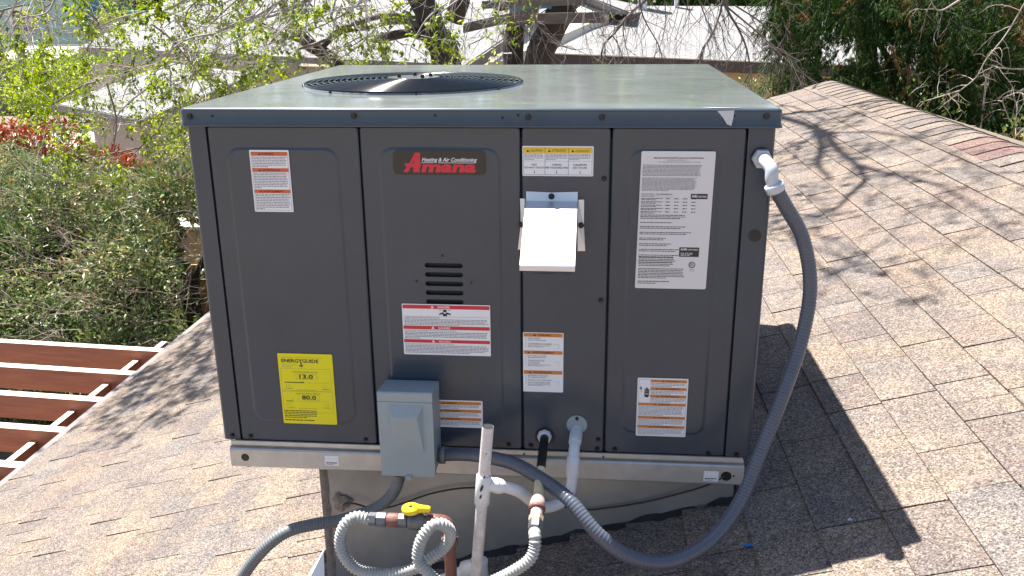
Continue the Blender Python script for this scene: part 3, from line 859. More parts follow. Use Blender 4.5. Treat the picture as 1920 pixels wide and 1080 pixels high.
# hinged cover with sloped hood top
cv = MB()
A = [(c0, yb - .003, .166), (c1, yb - .003, .166), (c1, yf, .172), (c0, yf, .172)]
prof = [(yb - .003, .170), (yf + .004, .1805), (yf + .0015, .1795), (yf, .1765), (yf, .1600), (yf + .0015, .1590), (yf + .0015, .1580), (yf, .1570), (yf, zb)]
for i in range(len(prof) - 1):
    (ya, za), (yb2, zb2) = prof[i], prof[i + 1]
    cv.add([(c0, ya, za), (c1, ya, za), (c1, yb2, zb2), (c0, yb2, zb2)], [(0, 3, 2, 1)], M['boxgrey'])
for X in (c0, c1):
    cv.add([(X, yb - .003, .170), (X, yf + .004, .1805), (X, yf, .1765), (X, yf, zb), (X, yf + .014, zb), (X, yf + .014, .150), (X, yb - .003, .150)], [(0, 1, 2, 3, 4, 5, 6)], M['boxgrey'])
cv.add([(c0, yf, zb), (c1, yf, zb), (c1, yf + .014, zb), (c0, yf + .014, zb)], [(0, 1, 2, 3)], M['boxgrey'])
cv.build('cover', bx)
# tapered emboss
em = MB()
O = [(-.179, .152), (-.106, .152), (-.102, .042), (-.183, .042)]
Iq = [(-.1715, .128), (-.1180, .128), (-.1075, .040), (-.1740, .040)]
yo = yf - .0004; yi = yf - .014
em.add([(x, yo, z) for x, z in O] + [(x, yi, z) for x, z in Iq[:2]] + [(Iq[2][0], yo - .001, Iq[2][1]), (Iq[3][0], yo - .001, Iq[3][1])],
       [(0, 3, 7, 4), (1, 5, 6, 2), (0, 4, 5, 1), (4, 7, 6, 5), (2, 6, 7, 3)], M['boxgrey'])
em.build('cover_emboss', bx)
s_ = MB(); s_.tube([(-.150, yf - .001, -.0185), (-.137, yf - .001, -.0185)], .004, M['boxgrey'], 10); s_.cyl((-.1435, yf + .004, -.021), (-.1435, yf - .004, -.021), .0062, M['boxgrey'], 14); s_.build('latch', bx)
for X in (c0 + .001, c1 - .001):
    s_ = MB(); s_.box((X - .0015, yf + .001, .142), (X + .0015, yf + .004, .157), M['dark']); s_.build('hinge_slot', bx)

# =============================================================== conduits
def ribbed(mb, pts, r, mt, pitch, amp, seg=14, per=4):
    q = resample(pts, pitch / per)
    rad = [r + amp * math.cos(2 * math.pi * i / per) for i in range(len(q))]
    mb.tube(q, rad, mt, seg)

ct = thing('flexible_conduit', 'thick grey conduit looping from the electric box to the right corner of the unit', 'conduit', (.3, -.2, -.1), 'flexible conduits at the electric box')
path = [P(830, 853, -.048), P(865, 852, -.060), P(900, 855, -.085), P(960, 868, -.13), P(1010, 895, -.18), P(1065, 935, -.236), P(1120, 1000, -.275), P(1180, 1043, -.276), P(1250, 1054, -.262),
        P(1330, 1015, -.22), P(1388, 940, -.17), P(1425, 850, -.13), P(1468, 740, -.09), P(1502, 640, -.05), P(1519, 540, -.03), P(1506, 450, -.03), P(1472, 385, -.05), P(1452, 350, -.062)]
q = smoothpath(path, 14)
mb = MB(); ribbed(mb, q, .0141, M['liquid'], .0072, .0005, 16); mb.build('hose', ct)
# hex body, elbow, collar at the corner post
e0 = Vector((.570, -.002, .664)); end = q[-1]; dirn = (q[-1] - q[-4]).normalized()
mb = MB(); mb.cyl(e0 + Vector((0, .001, 0)), e0 + Vector((0, -.006, 0)), .0205, M['blackpipe'], 24); mb.build('sealing_washer', ct)
mb = MB(); mb.cyl(e0 + Vector((0, -.005, 0)), e0 + Vector((0, -.019, 0)), .0205, M['fitting'], 6, .0195, smooth=False); mb.build('hex_nut', ct)
pp = smoothpath([e0 + Vector((0, -.012, 0)), e0 + Vector((.002, -.036, -.001)), e0 + Vector((.010, -.056, -.012)), end - dirn * 0.0 + Vector((-.006, 0, .014)), end], 6)
mb = MB(); mb.tube(pp, .0125, M['fitting'], 16); mb.build('elbow', ct)
mb = MB(); ax = (pp[-1] - pp[-4]).normalized(); mb.tube([pp[-1] - ax * .006, pp[-1] - ax * .005, pp[-1] + ax * .010, pp[-1] + ax * .011], [.0165, .0185, .0180, .0165], M['fitting'], 20); mb.build('collar', ct)
# connector at the box
s0 = q[0]
mb = MB(); mb.tube([s0 - Vector((.014, 0, 0)), s0 - Vector((.006, 0, 0)), s0 - Vector((.006, 0, 0)), s0 + Vector((.006, 0, 0)), s0 + Vector((.0065, 0, 0))], [.0165, .0165, .0195, .0195, .017], M['liquid2'], 20); mb.build('box_connector', ct)

c2 = thing('flexible_conduit', 'grey conduit dropping from under the electric box and running left over the roof', 'conduit', (-.3, -.1, -.2), 'flexible conduits at the electric box')
path = [P(748, 890, -.045), P(746, 905, -.048), P(733, 930, -.055), P(700, 955, -.075), P(640, 975, -.11), P(590, 983, -.145), P(540, 996, -.18), P(500, 1024, -.20), P(465, 1065, -.21), P(440, 1110, -.21), P(420, 1180, -.17)]
mb = MB(); ribbed(mb, smoothpath(path, 12), .0132, M['liquid2'], .0060, .0006, 14); mb.build('hose', c2)

# =============================================================== gas line
gas = thing('gas_supply_line', 'gas supply line of iron pipe, yellow valve and corrugated grey hose feeding the unit', 'gas line', (.1, -.3, -.3))
gz = .0410; gx = .1455
mb = MB(); mb.cyl((gx, .003, gz), (gx, -.0014, gz), .0215, M['blackpipe'], 28); mb.build('inlet_grommet', gas)
mb = MB(); mb.cyl((gx, -.0012, gz), (gx, -.011, gz), .0165, M['white'], 8, .0150, smooth=False); mb.build('sealing_cap', gas, 'whitish cracked cap round the black nipple')
G = [Vector((gx, 0, gz)), P(1014, 880, -.155)]
mb = MB(); mb.cyl(G[0], G[1], .0098, M['blackpipe'], 18); mb.build('nipple', gas, 'black iron pipe nipple')
G2 = P(1009, 934, -.235)
mb = MB(); mb.cyl(G[1], G2, .0102, M['brass'], 18); mb.build('nipple', gas, 'pale brassy worn length of pipe')
ax = (G2 - G[1]).normalized(); 
def along(p, d, items, mt, seg, parent, name, label=None, smooth=True):
    mb = MB(); mb.tube([p + d * a for a, r_ in items], [r_ for a, r_ in items], mt, seg, True, smooth); return mb.build(name, parent, label)
d2 = Vector((-.02, -.9, -.32)).normalized()
u0 = G2 - ax * .003
along(u0, d2, [(0, .0118), (.004, .0135), (.016, .0155), (.024, .0160), (.026, .0140)], M['pinksteel'], 20, gas, 'union')
along(u0, d2, [(.0255, .0155), (.0275, .0168), (.0310, .0168), (.0325, .0150)], M['rust'], 20, gas, 'union_ring')
along(u0, d2, [(.032, .0120), (.046, .0120)], M['pinksteel'], 18, gas, 'nipple')
along(u0, d2, [(.046, .0142), (.0575, .0142)], M['brass'], 6, gas, 'hex_nut', smooth=False)
along(u0, d2, [(.059, .0140), (.076, .0140), (.080, .0110)], M['steel'], 6, gas, 'hex_nut', smooth=False)
hs = u0 + d2 * .080
# valve end
vz = P(800, 974, -.30)
V0 = P(690, 973, -.30)
dx = Vector((1, 0, 0))
along(V0, dx, [(0, .0108), (.003, .0132), (.0165, .0132), (.017, .0125)], M['steel'], 6, gas, 'hex_nut', smooth=False)
along(V0, dx, [(.018, .0125), (.0185, .0148), (.036, .0148), (.0375, .0130)], M['steel'], 8, gas, 'hex_nut', smooth=False)
along(V0, dx, [(.037, .0118), (.041, .0138), (.060, .0138), (.064, .0118)], M['rust'], 18, gas, 'coupling', 'rusty red coupling')
along(V0, dx, [(.062, .0145), (.078, .0145)], M['steel'], 8, gas, 'hex_nut', smooth=False)
vb = MB(); a = V0 + dx * .078
vb.tube([a, a + dx * .004, a + dx * .018, a + dx * .030, a + dx * .034, a + dx * .044], [.011, .0165, .0180, .0165, .0120, .0135], M['steel'], 16)
vb.cyl(a + Vector((.018, 0, .012)), a + Vector((.018, 0, .024)), .0075, M['steel'], 12)
valve = vb.build('valve_body', gas)
hd = MB(); hc = a + Vector((.008, -.001, .022))
hd.tube([hc, hc + Vector((0, 0, .002)), hc + Vector((0, 0, .0085)), hc + Vector((0, 0, .010))], [.0165, .0180, .0175, .0155], M['valveyellow'], 24)
hd.tube([hc + Vector((.008, 0, .006)), hc + Vector((.022, .001, .0055)), hc + Vector((.034, .002, .0045)), hc + Vector((.038, .002, .0045))], [.0105, .0078, .0070, .0050], M['valveyellow'], 10)
hd.cyl(hc + Vector((0, 0, .009)), hc + Vector((0, 0, .0115)), .0035, M['blackpipe'], 10)
hd.build('valve_handle', valve, 'yellow lever handle')
ex = a + dx * .040
riser = smoothpath([ex, ex + Vector((.016, .002, 0)), ex + Vector((.032, .006, -.006)), ex + Vector((.040, .008, -.024)), ex + Vector((.040, .010, -.048))], 6)
mb = MB(); mb.tube(riser, .0142, M['rust'], 18); mb.tube([riser[-1] + Vector((0, 0, .006)), riser[-1] - Vector((0, 0, .006))], .0165, M['rust'], 18); mb.build('elbow', gas, 'rusty red elbow')
bt = riser[-1]
mb = MB(); mb.cyl(bt, Vector((bt.x, bt.y, roofz(bt.x) - .01)), .0118, M['rust'], 18); mb.build('riser_pipe', gas, 'rusty red pipe standing on the roof')
# corrugated hose
Y = -.315
path = [V0 + Vector((.002, 0, 0)), P(668, 969, -.302), P(648, 982, -.31), P(638, 1012, -.315), P(646, 1044, -.32), P(670, 1068, -.325), P(710, 1077, -.33), P(748, 1074, -.335), P(782, 1064, -.335), P(806, 1048, -.325),
        P(829, 1031, -.315), P(842, 1012, -.315), P(843, 995, -.325), P(829, 983, -.335), P(810, 986, -.345), P(793, 1006, -.355), P(785, 1030, -.36), P(785, 1052, -.365), P(800, 1072, -.37), P(826, 1094, -.37), P(870, 1108, -.37),
        P(925, 1090, -.37), P(968, 1068, -.37), P(994, 1048, -.365), P(1003, 1025, -.355), P(1003, 1005, -.345), hs + d2 * .006, hs]
mb = MB(); ribbed(mb, smoothpath(path, 10), .0108, M['flexgrey'], .0066, .0014, 14, 6); mb.build('corrugated_hose', gas, 'looped corrugated pale grey hose')

# =============================================================== condensate drain
dr = thing('condensate_drain', 'white plastic condensate drain with a trap and a tall worn standpipe', 'drain pipe', (.1, -.2, -.2))
ez = .060; exx = .2165
mb = MB(); mb.cyl((exx, .002, ez + .012), (exx, -.003, ez + .012), .0225, M['boxgrey'], 32); fl = mb.build('flange', dr, 'round grey flange plate'); 
s_ = MB(); s_.cyl((exx, -.003, ez + .028), (exx, -.006, ez + .028), .0038, M['screw'], 10); s_.build('screw', fl)
path = smoothpath([Vector((exx, 0, ez)), P(1078, 830, -.045), P(1076, 850, -.07), P(1074, 875, -.085), P(1072, 905, -.095), P(1066, 928, -.11), P(1048, 944, -.13), P(1022, 951, -.155), P(998, 940, -.18), P(975, 923, -.205), P(950, 914, -.225), P(915, 908, -.247)], 8)
mb = MB(); mb.tube(path, .0118, M['pvc'], 18); mb.build('trap_pipe', dr)
for a_, b_, r_ in ((2, 10, .0140), (18, 30, .0142), (82, 87, .0155)):
    mb = MB(); seg = path[a_:b_]; mb.tube(seg, [r_ - .002] + [r_] * (len(seg) - 2) + [r_ - .0015], M['pvc'], 20); mb.build('coupling', dr)
top = P(915, 799, -.25); low = P(890, 1110, -.255); 
dv = (low - top)
def at_(t): return top + dv * t
tj = at_((889 - 799) / 311.)
mb = MB(); mb.tube([top, at_(.02), at_(.3), at_(.62), at_(1)], [.0112, .0115, .0115, .0115, .0115], M['pvcdirty'], 20, False)
mb.tube([top + dv * .0, top + dv * .06], [.0092, .0092], M['dark'], 16, True)
mb.build('standpipe', dr, 'worn white standpipe with an open top')
mb = MB(); mb.tube([at_(.28), at_(.285), at_(.45), at_(.455)], [.0135, .0150, .0150, .0130], M['pvc'], 22)
tc_ = P(905, 908, -.250); mb.tube([tc_, P(932, 909, -.240)], [.0142, .0142], M['pvc'], 20)
mb.build('tee', dr, 'white tee fitting with black smudges')
sm = MB()
for px, py, a1, b1 in ((908, 895, .0016, .004), (903, 916, .0028, .008), (901, 932, .002, .005), (912, 851, .002, .0012)):
    c = P(px, py, -.268)
    sm.add([c + Vector((a1 * math.cos(t), 0.0, b1 * math.sin(t))) + Vector((.3 * b1 * math.sin(t), 0, 0)) for t in np.linspace(0, 6.28, 9)[:-1]], [tuple(range(8))], M['ink'])
sm.build('smudge', dr)
vp_ = thing('roof_vent_fitting', 'short white pipe fitting lying on the shaded shingles at the bottom edge', 'pipe fitting', (0, -.2, -.28))
a = P(846, 1078, -.12); b = P(878, 1068, -.14); c = P(905, 1060, -.15)
mb = MB(); mb.tube([a - Vector((.03, 0, .02)), b], .013, M['pvc'], 18); mb.build('pipe', vp_)
mb = MB(); mb.tube([b - Vector((.012, 0, 0)), b - Vector((.010, 0, 0)), c, c + Vector((.003, 0, 0))], [.014, .018, .018, .016], M['pvc'], 20); mb.build('coupling', vp_)
mb = MB(); mb.cyl(c + Vector((-.008, 0, .012)), Vector((c.x - .008, c.y, roofz(c.x) - .02)), .0195, M['pvc'], 20); mb.build('coupling', vp_)

# =============================================================== curb
cb = thing('roof_curb', 'painted sheet metal curb under the air conditioner, caulked at the shingles', 'curb', (.1, .5, -.3))
x0, x1 = -.383, .570
yc0, yc1 = .030, 1.02
mb = MB(); n_ = 24; rows = 8; vs = []
for j in range(rows + 1):
    for i in range(n_ + 1):
        x = x0 + (x1 - x0) * i / n_; zb_ = roofz(x) - .01; z = -.061 + (zb_ + .061) * j / rows
        bul = .010 * math.sin(math.pi * j / rows) * math.sin(math.pi * i / n_)
        vs.append((x, yc0 - bul, z))
mb.add(vs, [(j * (n_ + 1) + i, (j + 1) * (n_ + 1) + i, (j + 1) * (n_ + 1) + i + 1, j * (n_ + 1) + i + 1) for j in range(rows) for i in range(n_)], M['curb'], True)
mb.build('front_sheet', cb)
for X in (x0, x1):
    mb = MB(); mb.box((X - .001 if X < 0 else X - .0025, yc0 + .001, roofz(X) - .05), (X + .0025 if X < 0 else X + .001, yc1, -.061), M['curb']); mb.build('side_sheet', cb)
mb = MB(); mb.box((x0, yc1, roofz(x0) - .05), (x1, yc1 + .003, -.061), M['curb']); mb.build('back_sheet', cb)
# sealant strip at left edge
mb = MB(); zz = np.linspace(-.062, roofz(x0), 18)
vs = []
for z in zz: vs += [(x0 - .002, yc0 - .003, z), (x0 + .009 + rng.uniform(-.001, .001), yc0 - .0055, z), (x0 + .018 + rng.uniform(-.0025, .0025), yc0 - .001, z)]
mb.add(vs, [(3 * i + k2, 3 * i + 3 + k2, 3 * i + 4 + k2, 3 * i + 1 + k2) for i in range(17) for k2 in (0, 1)], M['mastic'], True); mb.build('sealant_strip', cb)
# mastic blob + tar line at shingles
mb = MB(); c = P(641, 942, .024); ang = np.linspace(0, 2 * math.pi, 25)[:-1]
r1 = [.022 * (1 + .18 * math.sin(3 * a + 1) + .12 * math.sin(7 * a)) for a in ang]
vs = [c + Vector((0, -.006, 0))] + [c + Vector((.55 * r * math.cos(a), -.005, .55 * r * math.sin(a))) for a, r in zip(ang, r1)] + [c + Vector((r * math.cos(a), -.0005, r * math.sin(a))) for a, r in zip(ang, r1)]
mb.add(vs, [(0, 1 + i, 1 + (i + 1) % 24) for i in range(24)] + [(1 + i, 25 + i, 25 + (i + 1) % 24, 1 + (i + 1) % 24) for i in range(24)], M['mastic'], True)
mb.build('mastic_patch', cb)
mb = MB(); vs = []; N_ = 60
for i in range(N_ + 1):
    x = x0 + (x1 + .02 - x0) * i / N_; z = roofz(x)
    up = .008 + .006 * math.sin(i * .9) * math.sin(i * .37) + rng.uniform(0, .004)
    vs += [(x, yc0 - .004, z + up), (x, yc0 - .012, z + .006), (x, yc0 - .020 - rng.uniform(0, .01), z + .003)]
mb.add(vs, [(3 * i + k2, 3 * i + 1 + k2, 3 * i + 4 + k2, 3 * i + 3 + k2) for i in range(N_) for k2 in (0, 1)], M['tar'], True); mb.build('tar_seam', cb)
# flashing at lower-left corner
mb = MB(); a = RP(607, 1030, .008); b = RP(610, 1120, .012); c = RP(548, 1120, .012); d_ = RP(577, 1080, .010)
mb.add([a, b, c, d_], [(0, 3, 2, 1)], M['flash'])
mb.add([p_ - Vector((0, 0, .01)) for p_ in (a, b, c, d_)] + [a, b, c, d_], [(0, 3, 7, 4), (3, 2, 6, 7)], M['flash']); mb.build('corner_flashing', cb, 'bright white flashing at the curb corner')
# cable
cbl = MB(); path = [P(641, 947, .022), P(662, 944, .006), P(690, 951, .010), P(720, 953, .012), P(760, 942, .012), P(810, 925, .012), P(870, 915, .012), P(930, 918, .012), P(1000, 938, .012), P(1090, 955, .012), P(1140, 952, .012), P(1210, 941, .012), P(1290, 921, .008), P(1335, 906, .0), P(1358, 893, -.014)]
cbl.tube(smoothpath(path, 8), .0021, M['cable'], 6)
co_ = cbl.build('thermostat_cable'); setp(co_, 'thin dark cable strung across the curb to the hole at the right of the rail', 'cable')

# small scraps on the shingles
s_ = MB(); c = RP(1403, 1024, .008); s_.tube([c - Vector((.010, -.002, 0)), c + Vector((.008, .002, .002))], [.0035, .0028], M['blueplastic'], 8); s_.tube([c + Vector((.008, .002, .002)), c + Vector((.022, .012, .004))], .0008, M['debris'], 5)
setp(s_.build('wire_connector'), 'tiny bright blue wire connector dropped on the shaded shingles', 'wire connector')
s_ = MB(); c = RP(1590, 975, .008); s_.tube([c, c + Vector((.004, .001, .001)), c + Vector((.009, 0, 0))], [.002, .0035, .0015], M['debris'], 6)
setp(s_.build('paint_scrap'), 'tiny pale scrap on the shaded shingles right of the conduit', 'scrap')

# ================================================================== OWN HOUSE + ROOF
GZ = -3.45
house = thing('house', 'brown shingled house roof the air conditioner stands on, ridge at the right', 'house', (0, 1.2, GZ))
EX, RX, YN, YF = -2.245, 2.055, -3.2, 5.47
RZ = roofz(RX)
mb = MB()
def slab(mb, pts, th, mt):
    pts = [Vector(p) for p in pts]; n = len(pts); lo = [p - Vector((0, 0, th)) for p in pts]
    mb.add(pts + lo, [tuple(range(n)), tuple(range(2 * n - 1, n - 1, -1))] + [(i, n + i, n + (i + 1) % n, (i + 1) % n) for i in range(n)], mt)
slab(mb, [(EX, YN, roofz(EX) - .012), (RX, YN, RZ - .012), (RX, YF, RZ - .012), (EX, YF, roofz(EX) - .012)], .06, M['deck'])
mb.build('roof_deck', house)
mb = MB(); E2 = 2 * RX - EX
slab(mb, [(RX, YN, RZ - .012), (E2, YN, roofz(EX) - .012), (E2, YF, roofz(EX) - .012), (RX, YF, RZ - .012)], .06, M['shingle'])
mb.build('far_roof_slope', house)
mb = MB(); mb.box((EX + .45, YN + .3, GZ), (E2 - .45, YF - .35, roofz(EX + .45) - .09), M['stucco']); mb.build('wall', house)
mb = MB(); mb.box((EX - .012, YN, roofz(EX) - .16), (EX + .012, YF, roofz(EX) - .02), M['fascia']); mb.build('fascia', house)
mb = MB(); mb.box((EX - .010, YN, roofz(EX) - .008), (EX + .04, YF + .008, roofz(EX) - .001), M['greyfascia']); mb.build('drip_edge', house)

# shingles: courses parallel to the ridge
CW = .1265; C0 = .965 - 25.5 * CW + .5 * CW
cells = []
for i in range(0, 33):
    xa = C0 + i * CW
    if xa > RX - .03: break
    if xa < EX - .02: continue
    y = YN + rng.uniform(-.3, 0)
    while y < YF:
        wd = rng.choice((rng.uniform(.07, .15), rng.uniform(.15, .26), rng.uniform(.2, .33)))
        y2 = min(y + wd, YF)
        if y2 - y > .02: cells.append((xa, max(y, YN), y2, rng.random(), rng.choice((0, 0, .0018, .003))))
        y = y2
UNIT = [(338, 236), (338, 200), (632, 125), (1330, 118), (1468, 200), (1468, 236), (1405, 862), (1380, 936), (985, 1049), (608, 1080), (590, 875), (437, 868), (422, 820)]
def inpoly(x, y, poly):
    c = False; j = len(poly) - 1
    for i in range(len(poly)):
        if (poly[i][1] > y) != (poly[j][1] > y) and x < (poly[j][0] - poly[i][0]) * (y - poly[i][1]) / (poly[j][1] - poly[i][1]) + poly[i][0]: c = not c
        j = i
    return c
def score(cell):
    xa, ya, yb_, r, h = cell
    xm = min(xa + CW / 2, RX)
    c = proj((xm, (ya + yb_) / 2, roofz(xm)))
    if c[2] < .2 or not (-10 < c[0] < 1930 and -5 < c[1] < 1085) or inpoly(c[0], c[1], UNIT): return 0
    q = [proj((X, Yy, roofz(X))) for X, Yy in ((xa, ya), (xa + CW, ya), (xa + CW, yb_), (xa, yb_))]
    return abs(sum(q[i][0] * q[(i + 1) % 4][1] - q[(i + 1) % 4][0] * q[i][1] for i in range(4))) / 2
sc_ = sorted(((score(c), i) for i, c in enumerate(cells)), reverse=True)
partset = set(i for s_, i in sc_[:300] if s_ > 0)
def shingle_geo(ya, yb_, h):
    """local coords: x from 0 (lower edge) up the slope"""
    t = .0058 + h; gp = .0017
    L_ = CW + .02
    return ([(0, ya + gp, t), (L_, ya + gp, .0005 + h * .2), (L_, yb_ - gp, .0005 + h * .2), (0, yb_ - gp, t), (0, ya + gp, -.001), (L_, ya + gp, -.004), (L_, yb_ - gp, -.004), (0, yb_ - gp, -.001)],
            [(0, 1, 2, 3), (0, 4, 5, 1), (1, 5, 6, 2), (2, 6, 7, 3), (3, 7, 4, 0)])
_sh = {}
def shingle_mesh(h):
    if h not in _sh:
        me = bpy.data.meshes.new('shingle'); v, f = shingle_geo(0, 1, h); 
        v = [(a, b if 0 else (0 if i in (0, 1, 4, 5) else 1), c) for i, (a, b, c) in enumerate(v)]
        me.from_pydata(v, [], f); me.materials.append(M['shingle']); _sh[h] = me
    return _sh[h]
slope = 0.3045
field = MB(); frnd = []
for i, (xa, ya, yb_, r, h) in enumerate(cells):
    if i in partset:
        o = bpy.data.objects.new('shingle', shingle_mesh(h)); COL.objects.link(o)
        o.location = (xa, ya + .0017, roofz(xa)); o.scale = (1, yb_ - ya - .0034, 1)
        o.rotation_euler = (0, -math.atan(slope), 0)
        o.scale.x = math.sqrt(1 + slope * slope)
        o.parent = house; o.matrix_parent_inverse = Matrix.Translation(-house.location)
    else:
        v, f = shingle_geo(ya, yb_, h)
        v = [(xa + a, b, roofz(xa + a) + c) for a, b, c in v]
        if xa + CW + .02 > RX: v = [(min(a, RX - .001), b, min(c, roofz(RX) + .004)) for a, b, c in v]
        field.add(v, f, M['shingle']); frnd += [r] * len(f)
def set_rnd(o, vals):
    at = o.data.attributes.new('rnd', 'FLOAT', 'FACE'); at.data.foreach_set('value', np.asarray(vals, np.float32))
fo = field.build('shingle_field', house, kind='stuff'); set_rnd(fo, frnd)

# ridge caps
def cap_geo(y0, ln):
    xs = [1.893, 1.965, 2.02, 2.055, 2.09, 2.145, 2.217]
    def zc(x):
        d = abs(x - RX); base = RZ - slope * d
        return base - .008 * math.exp(-(d / .03) ** 2)
    vs = []
    for (yy, t) in ((y0, .0095), (y0 + ln + .03, .0038)):
        for x in xs: vs.append((x, yy, zc(x) + t))
        for x in xs: vs.append((x, yy, zc(x) + t - .0035))
    n = len(xs); fs = []
    for i in range(n - 1):
        fs += [(i, 2 * n + i, 2 * n + i + 1, i + 1), (i, i + 1, n + i + 1, n + i)]
    fs += [(0, n, 3 * n, 2 * n), (n - 1, 3 * n - 1, 4 * n - 1, 2 * n - 1)][:1]
    return vs, fs
mc = {}
for nm in ('shingle', 'shinglered'):
    me = bpy.data.meshes.new('ridge_cap'); v, f = cap_geo(0, .1385); me.from_pydata(v, [], f); me.materials.append(M[nm])
    mc[nm] = me
y = 2.137 + 23 * .1385; k = 0
while y > YN:
    red = 2.1 < y < 2.45
    o = bpy.data.objects.new('ridge_cap', mc['shinglered' if red else 'shingle']); COL.objects.link(o)
    if red: o['label'] = 'reddish ridge cap shingle'
    o.location = (rng.uniform(-.004, .004), y, rng.uniform(0, .0015)); o.parent = house; o.matrix_parent_inverse = Matrix.Translation(-house.location)
    y -= .1385; k += 1
    if y < -.3: break

# ================================================================== PERGOLA
pg = thing('pergola', 'red-brown wooden pergola of parallel beams with pale tops tinted as sunlit beside the roof edge', 'pergola', (-3.4, 2.2, GZ))
def beam_box(x0, y0, x1, y1, w_, zt, h, side, topm):
    a = Vector((x0, y0, 0)); b = Vector((x1, y1, 0)); d = (b - a).normalized(); n = Vector((-d.y, d.x, 0)) * w_ / 2
    mb = MB()
    c = [a - n, b - n, b + n, a + n]
    up = [p + Vector((0, 0, zt)) for p in c]; lo = [p + Vector((0, 0, zt - h)) for p in c]
    mb.add(up, [(0, 1, 2, 3)], topm)
    mb.add([p - Vector((0, 0, .0)) for p in up] + lo, [(0, 4, 5, 1), (1, 5, 6, 2), (2, 6, 7, 3), (3, 7, 4, 0), (4, 7, 6, 5)], side)
    return mb
for i in range(9):
    yy = 3.055 - i * .352
    beam_box(-2.33, yy, -6.2, yy + .30, .055, -1.05, .135, M['redwood'], M['paleedge']).build('beam', pg)
for i in range(8):
    ya = 3.055 - (i + 1) * .352 + .026; yb_ = 3.055 - i * .352 - .024 + .006
    beam_box(-2.505, ya, -2.505, yb_, .036, -1.11, .10, M['redwood'], M['paleedge']).build('blocking', pg)
beam_box(-2.41, 3.085, -2.41, 3.22, .036, -1.06, .10, M['redwood'], M['paleedge']).build('blocking', pg)
beam_box(-5.6, -.2, -5.6, 3.9, .09, -1.216, .2, M['redwood'], M['redwood']).build('girder', pg)
for yy in (.1, 3.6):
    mb = MB(); mb.box((-5.65, yy - .05, GZ), (-5.55, yy + .05, -1.417), M['redwood']); mb.build('post', pg)
mb = MB(); mb.box((-2.10, -.1, -1.30), (-2.06, 3.3, -1.12), M['redwood']); mb.build('ledger', pg)

# ================================================================== FAR SETTING
g_ = MB(); n_ = 60; S = 300
vs = []
for j in range(n_ + 1):
    for i in range(n_ + 1):
        x = -S + 2 * S * i / n_; y = -S + 2 * S * j / n_
        vs.append((x, y, GZ))
g_.add(vs, [(j * (n_ + 1) + i, j * (n_ + 1) + i + 1, (j + 1) * (n_ + 1) + i + 1, (j + 1) * (n_ + 1) + i) for j in range(n_) for i in range(n_)], M['ground'])
setp(g_.build('ground'), kind='structure')
gv = MB(); gv.add([(-30, 17, GZ + .004), (-9, 17, GZ + .004), (-9, 29.5, GZ + .004), (-13, 30.5, GZ + .004), (-20, 29.2, GZ + .004), (-26, 29.8, GZ + .004), (-34, 29.0, GZ + .004)], [tuple(range(7))], M['gravel'])
setp(gv.build('gravel_yard'), kind='structure')
lt = MB(); lt.add([(-34, 29.0, GZ + .008), (-26, 29.7, GZ + .008), (-20, 29.1, GZ + .008), (-13, 30.4, GZ + .008), (-13, 34, GZ + .008), (-36, 34, GZ + .008)], [tuple(range(6))], M['litter'])
setp(lt.build('leaf_litter'), kind='structure')

def roofquad(mb, pts, th, mt, uvdir=None):
    """roof slab whose top has UVs in metres"""
    slab(mb, pts, th, mt)
def build_roof(pts, th, parent, name='roof', label=None):
    pts = [Vector(p) for p in pts]
    mb = MB(); slab(mb, pts, th, M['whiteroof']); o = mb.build(name, parent, label)
    u = (pts[1] - pts[0]).normalized(); nrm = (pts[1] - pts[0]).cross(pts[-1] - pts[0]).normalized(); v = nrm.cross(u)
    uvl = o.data.uv_layers.new(name='UVMap')
    for lp in o.data.loops:
        p = o.data.vertices[lp.vertex_index].co
        uvl.data[lp.index].uv = ((p - pts[0]).dot(u), (p - pts[0]).dot(v))
    return o
def plank(a, b, h, th, mt, off=Vector((0, 0, 0))):
    """vertical board from a to b (top edge), height h"""
    a = Vector(a) + off; b = Vector(b) + off; d = (b - a); d.z = 0; d.normalize(); n = Vector((d.y, -d.x, 0)) * th
    mb = MB(); dn = Vector((0, 0, -h))
    mb.add([a, b, b + dn, a + dn, a + n, b + n, b + n + dn, a + n + dn], [(0, 1, 2, 3), (7, 6, 5, 4), (0, 4, 5, 1), (3, 2, 6, 7), (0, 3, 7, 4), (1, 5, 6, 2)], mt)
    return mb
def siding(parent, a, b, ztop, zbot, exp_, mt, name='siding_board'):
    """lapped horizontal boards between ground points a,b"""
    a = Vector(a); b = Vector(b); d = (b - a).normalized(); n = Vector((d.y, -d.x, 0))
    z = ztop
    while z > zbot:
        z2 = max(z - exp_, zbot)
        mb = MB()
        A0 = Vector((a.x, a.y, z)); B0 = Vector((b.x, b.y, z)); A1 = Vector((a.x, a.y, z2)) + n * .05; B1 = Vector((b.x, b.y, z2)) + n * .05
        mb.add([A0, B0, B1, A1, Vector((a.x, a.y, z2)) - n * .01, Vector((b.x, b.y, z2)) - n * .01], [(0, 1, 2, 3), (3, 2, 5, 4)], mt)
        mb.build(name, parent)
        z = z2

